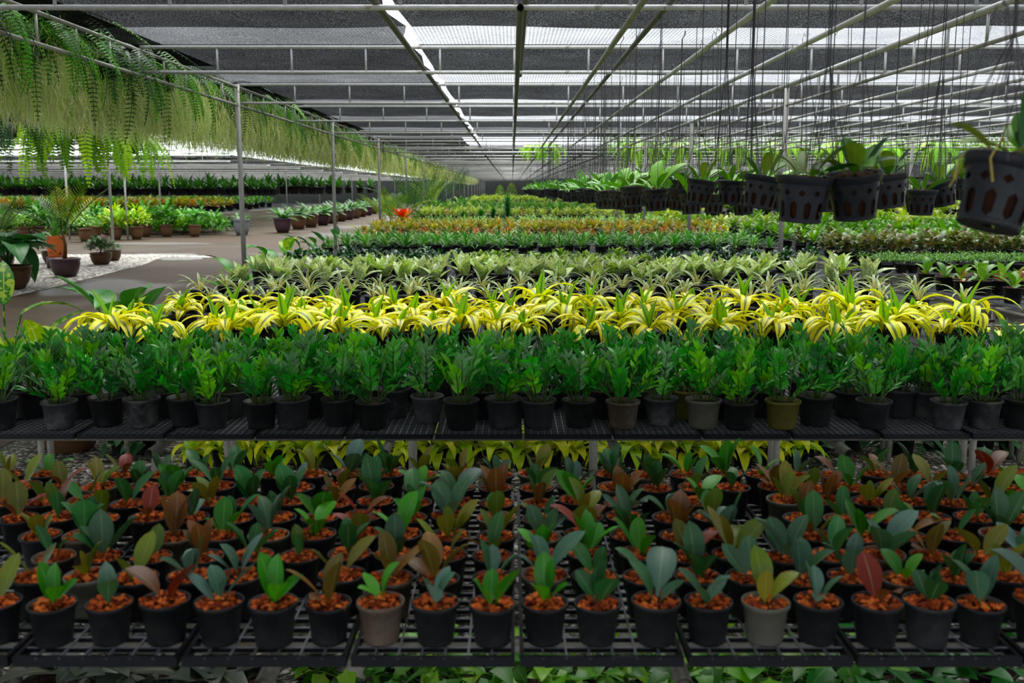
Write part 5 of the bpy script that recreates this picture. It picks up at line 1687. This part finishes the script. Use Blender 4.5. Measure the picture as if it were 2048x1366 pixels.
# big-leaved plants beside the beds, left edge, standing on the ground
mar = [lin(70, 138, 48), lin(96, 156, 50), lin(150, 190, 56)]
for (u, v, Y, n, L, W, h, mat, cols, lab, s) in (
        (8, 690, 7.3, 7, 0.42, 0.15, 0.62, M_marble, mar, 'green marbled plant at the left frame edge beside second bench', 1.0),
        (170, 690, 6.3, 11, 0.42, 0.17, 0.5, M_marble, mar, 'yellow-marbled big-leaved plant left of the yellow row', 1.0),
        (262, 660, 6.9, 9, 0.42, 0.16, 0.6, M_marble, [lin(150, 186, 50), lin(110, 164, 46)], 'lime-splashed big-leaved plant behind the yellow row', 1.0),
        (368, 640, 7.6, 8, 0.46, 0.2, 0.72, M_vein, [lin(62, 130, 54), lin(74, 146, 60)], 'upright big green-leaved plant left of the spidery rows', 1.0),
        (500, 560, 10.8, 9, 0.36, 0.16, 0.6, M_vein, [lin(66, 136, 50), lin(96, 160, 56)], 'green broad-leaved plant at the left end of spidery rows', 1.0),
        (548, 540, 12.4, 8, 0.40, 0.18, 0.75, M_vein, [lin(56, 132, 48), lin(70, 146, 52)], 'bright green broad-leaved plant by the first roof post', 1.0),
        (590, 530, 13.2, 9, 0.40, 0.18, 0.70, M_marble, [lin(160, 196, 40), lin(90, 160, 48)], 'yellow-splashed plant right of the first roof post', 1.0),
        (640, 500, 15.5, 9, 0.34, 0.14, 0.75, M_vein, [lin(60, 128, 48), lin(90, 152, 54)], 'green plant left of the grassy rows', 1.0),
        (682, 488, 17.8, 9, 0.34, 0.12, 0.72, M_leaf, [lin(44, 104, 56), lin(60, 120, 60)], 'dark green leafy plant at the second roof post', 1.0),
        (742, 465, 21.5, 7, 0.42, 0.16, 0.8, M_marble, [lin(190, 200, 50), lin(70, 130, 44)], 'yellow and green plant near the third roof post', 1.0)):
    fol = bigleaf_mesh(int(u * 7 + v), n, L, W, cols, h, mat, (25, 75), (0.5, 1.4))
    p = at_y(u, v, Y); p.x = min(p.x, -2.98)
    r_ = thing('big_leaf_plant', [], (p.x, Y, 0.002), R.uniform(0, 6.28), s, lab, 'potted plant')
    link('pot', pot_mesh('ground_pot_big', 0.13, 0.10, 0.22, M_pot, 18), r_); link('soil', soil_mesh('soil_big', 0.118, 0.19), r_); link('foliage', fol, r_, (0, 0, 0.19))
# red bromeliad and palms further along the left edge
p = at_y(806, 436, 23.0)
thing('red_bromeliad', [('pot', pot_mesh('brom_pot', 0.12, 0.09, 0.2, M_pot)), ('foliage', star(61, 20, 0.40, 0.10, lambda t, rg: lin(216, 44, 22) if t > 0.55 else rg.choice([lin(214, 120, 40), lin(190, 190, 70), lin(220, 150, 80)]), 0.2, (15, 80), (0.3, 1.0), prof_strap, 6).build('red_rosette', M_leaf, True))], (p.x, 23.0, p.z - 0.28), 0, 1.0, 'red and orange rosette plant beside the fourth roof post', 'potted plant')
brz = p.z - 0.28
mb = MB(); mb.lathe([(0.01, 0), (0.15, 0), (0.15, max(0.05, brz - 0.002)), (0.01, max(0.05, brz - 0.002))], 16)
thing('plant_stand', mb.build('plant_stand', M_potcoal, True), (p.x, 23.0, 0.0), label='dark round stand under the red rosette plant', cat='stand')
pal2 = [lin(110, 150, 50), lin(84, 130, 46), lin(150, 176, 60)]
for i, (u, Y, L, st, cols, lab) in enumerate(((815, 25.0, 1.15, 0.35, pal2, 'yellow-green palm behind the red rosette plant'), (862, 30.0, 1.6, 0.5, [lin(56, 100, 44), lin(74, 118, 50)], 'dark green arching palm, second along the left edge'),
                                               (886, 36.5, 1.8, 0.6, pal2, 'arching palm with pale fronds, third along the left edge'), (905, 44.0, 1.9, 0.8, [lin(46, 92, 40), lin(60, 106, 44)], 'dark palm, fourth along the left edge'), (925, 56.0, 2.2, 1.3, [lin(36, 80, 36), lin(50, 96, 40)], 'tall dark palm, farthest along the left edge'))):
    p = at_y(u, 430, Y); p.x = -2.99
    r_ = thing('potted_palm', [], (p.x, Y, 0.0), R.uniform(0, 6.28), 1.0, lab, 'palm')
    link('pot', bowl_mesh('palm_pot', 0.16, 0.32, M_terra), r_); link('fronds', palm_mesh(70 + i, 9, L, st, cols, 15, 0.34, 0.026), r_, (0, 0, 0.3))
for i in range(14):
    y = 36 + i * 3.6
    x = -2.95 + R.uniform(-0.1, 0.2)
    thing('edge_shrub', gm[R.choice((0, 1, 2))], (x, y, 0), R.uniform(0, 6.28), R.uniform(1.1, 1.6), 'green shrub along the left edge of far beds, %s from camera' % ordi(i + 1), 'shrub', 'shrubs along the far left edge')

# pale young trees beyond the left house roof
def tree_mesh(seed, h):
    rg = random.Random(seed); mb = MB()
    mb.tube([(0, 0, 0), (0.05, 0, h * 0.5), (0, 0, h)], 0.1, 6, lin(120, 100, 80), radii=[0.12, 0.08, 0.03])
    for lay in range(7):
        z = h * (0.45 + 0.09 * lay); r = h * 0.22 * (1 - lay / 8)
        for j in range(12):
            az = rg.uniform(0, 6.28)
            leaf_ae(mb, (0, 0, z), az, radians(20), r * rg.uniform(0.7, 1.1), 0.5, 0.9, prof_lance, vary(lin(110, 150, 70), rg, 0.2), n=4)
    return mb.build('young_tree', M_leaf, True)


for i, (u, Y, h) in enumerate(((296, 130, 9.0), (338, 135, 9.3), (378, 132, 8.6), (404, 140, 9.4), (448, 130, 8.5), (120, 134, 8.6))):
    p = at_y(u, 300, Y)
    thing('young_tree', tree_mesh(80 + i, h), (p.x, Y, -0.02), i, 1.0, 'pale young tree beyond the left roof, seen in the sky gap, %s planted' % ordi(i + 1), 'tree', 'trees beyond the left roof')

# ------------------------------------------------------------------ LIGHT, CAMERA
w = bpy.data.worlds.new('overcast'); scene.world = w; w.use_nodes = True
nt = w.node_tree; nt.nodes.clear()
bg = nt.nodes.new('ShaderNodeBackground'); wo = nt.nodes.new('ShaderNodeOutputWorld')
bg.inputs['Color'].default_value = (0.89, 0.945, 1.0, 1.0); bg.inputs['Strength'].default_value = 0.95
nt.links.new(bg.outputs[0], wo.inputs[0])

sun = bpy.data.lights.new('sun', 'SUN'); so = bpy.data.objects.new('sun', sun); COL.objects.link(so)
sun.energy = 3.2; sun.angle = radians(45); sun.color = (1.0, 0.98, 0.94)
so.location = (0, 30, 40); so.rotation_euler = (radians(-30), radians(6), 0)   # high, hazy, from beyond the beds

cam = bpy.data.cameras.new('camera'); co = bpy.data.objects.new('camera', cam); COL.objects.link(co)
cam.sensor_width = 36.0; cam.lens = 36.0 * F / 2048
cam.clip_start = 0.05; cam.clip_end = 500
co.location = (0, 0, CH); co.rotation_euler = (pi / 2 - PITCH, 0, 0)
cam.dof.use_dof = True; cam.dof.focus_distance = 6.0; cam.dof.aperture_fstop = 4.5
scene.camera = co
scene.view_settings.view_transform = 'Standard'
scene.view_settings.look = 'None'
scene.view_settings.gamma = 1.0
scene.view_settings.exposure = 1.25
scene.view_settings.use_curve_mapping = False
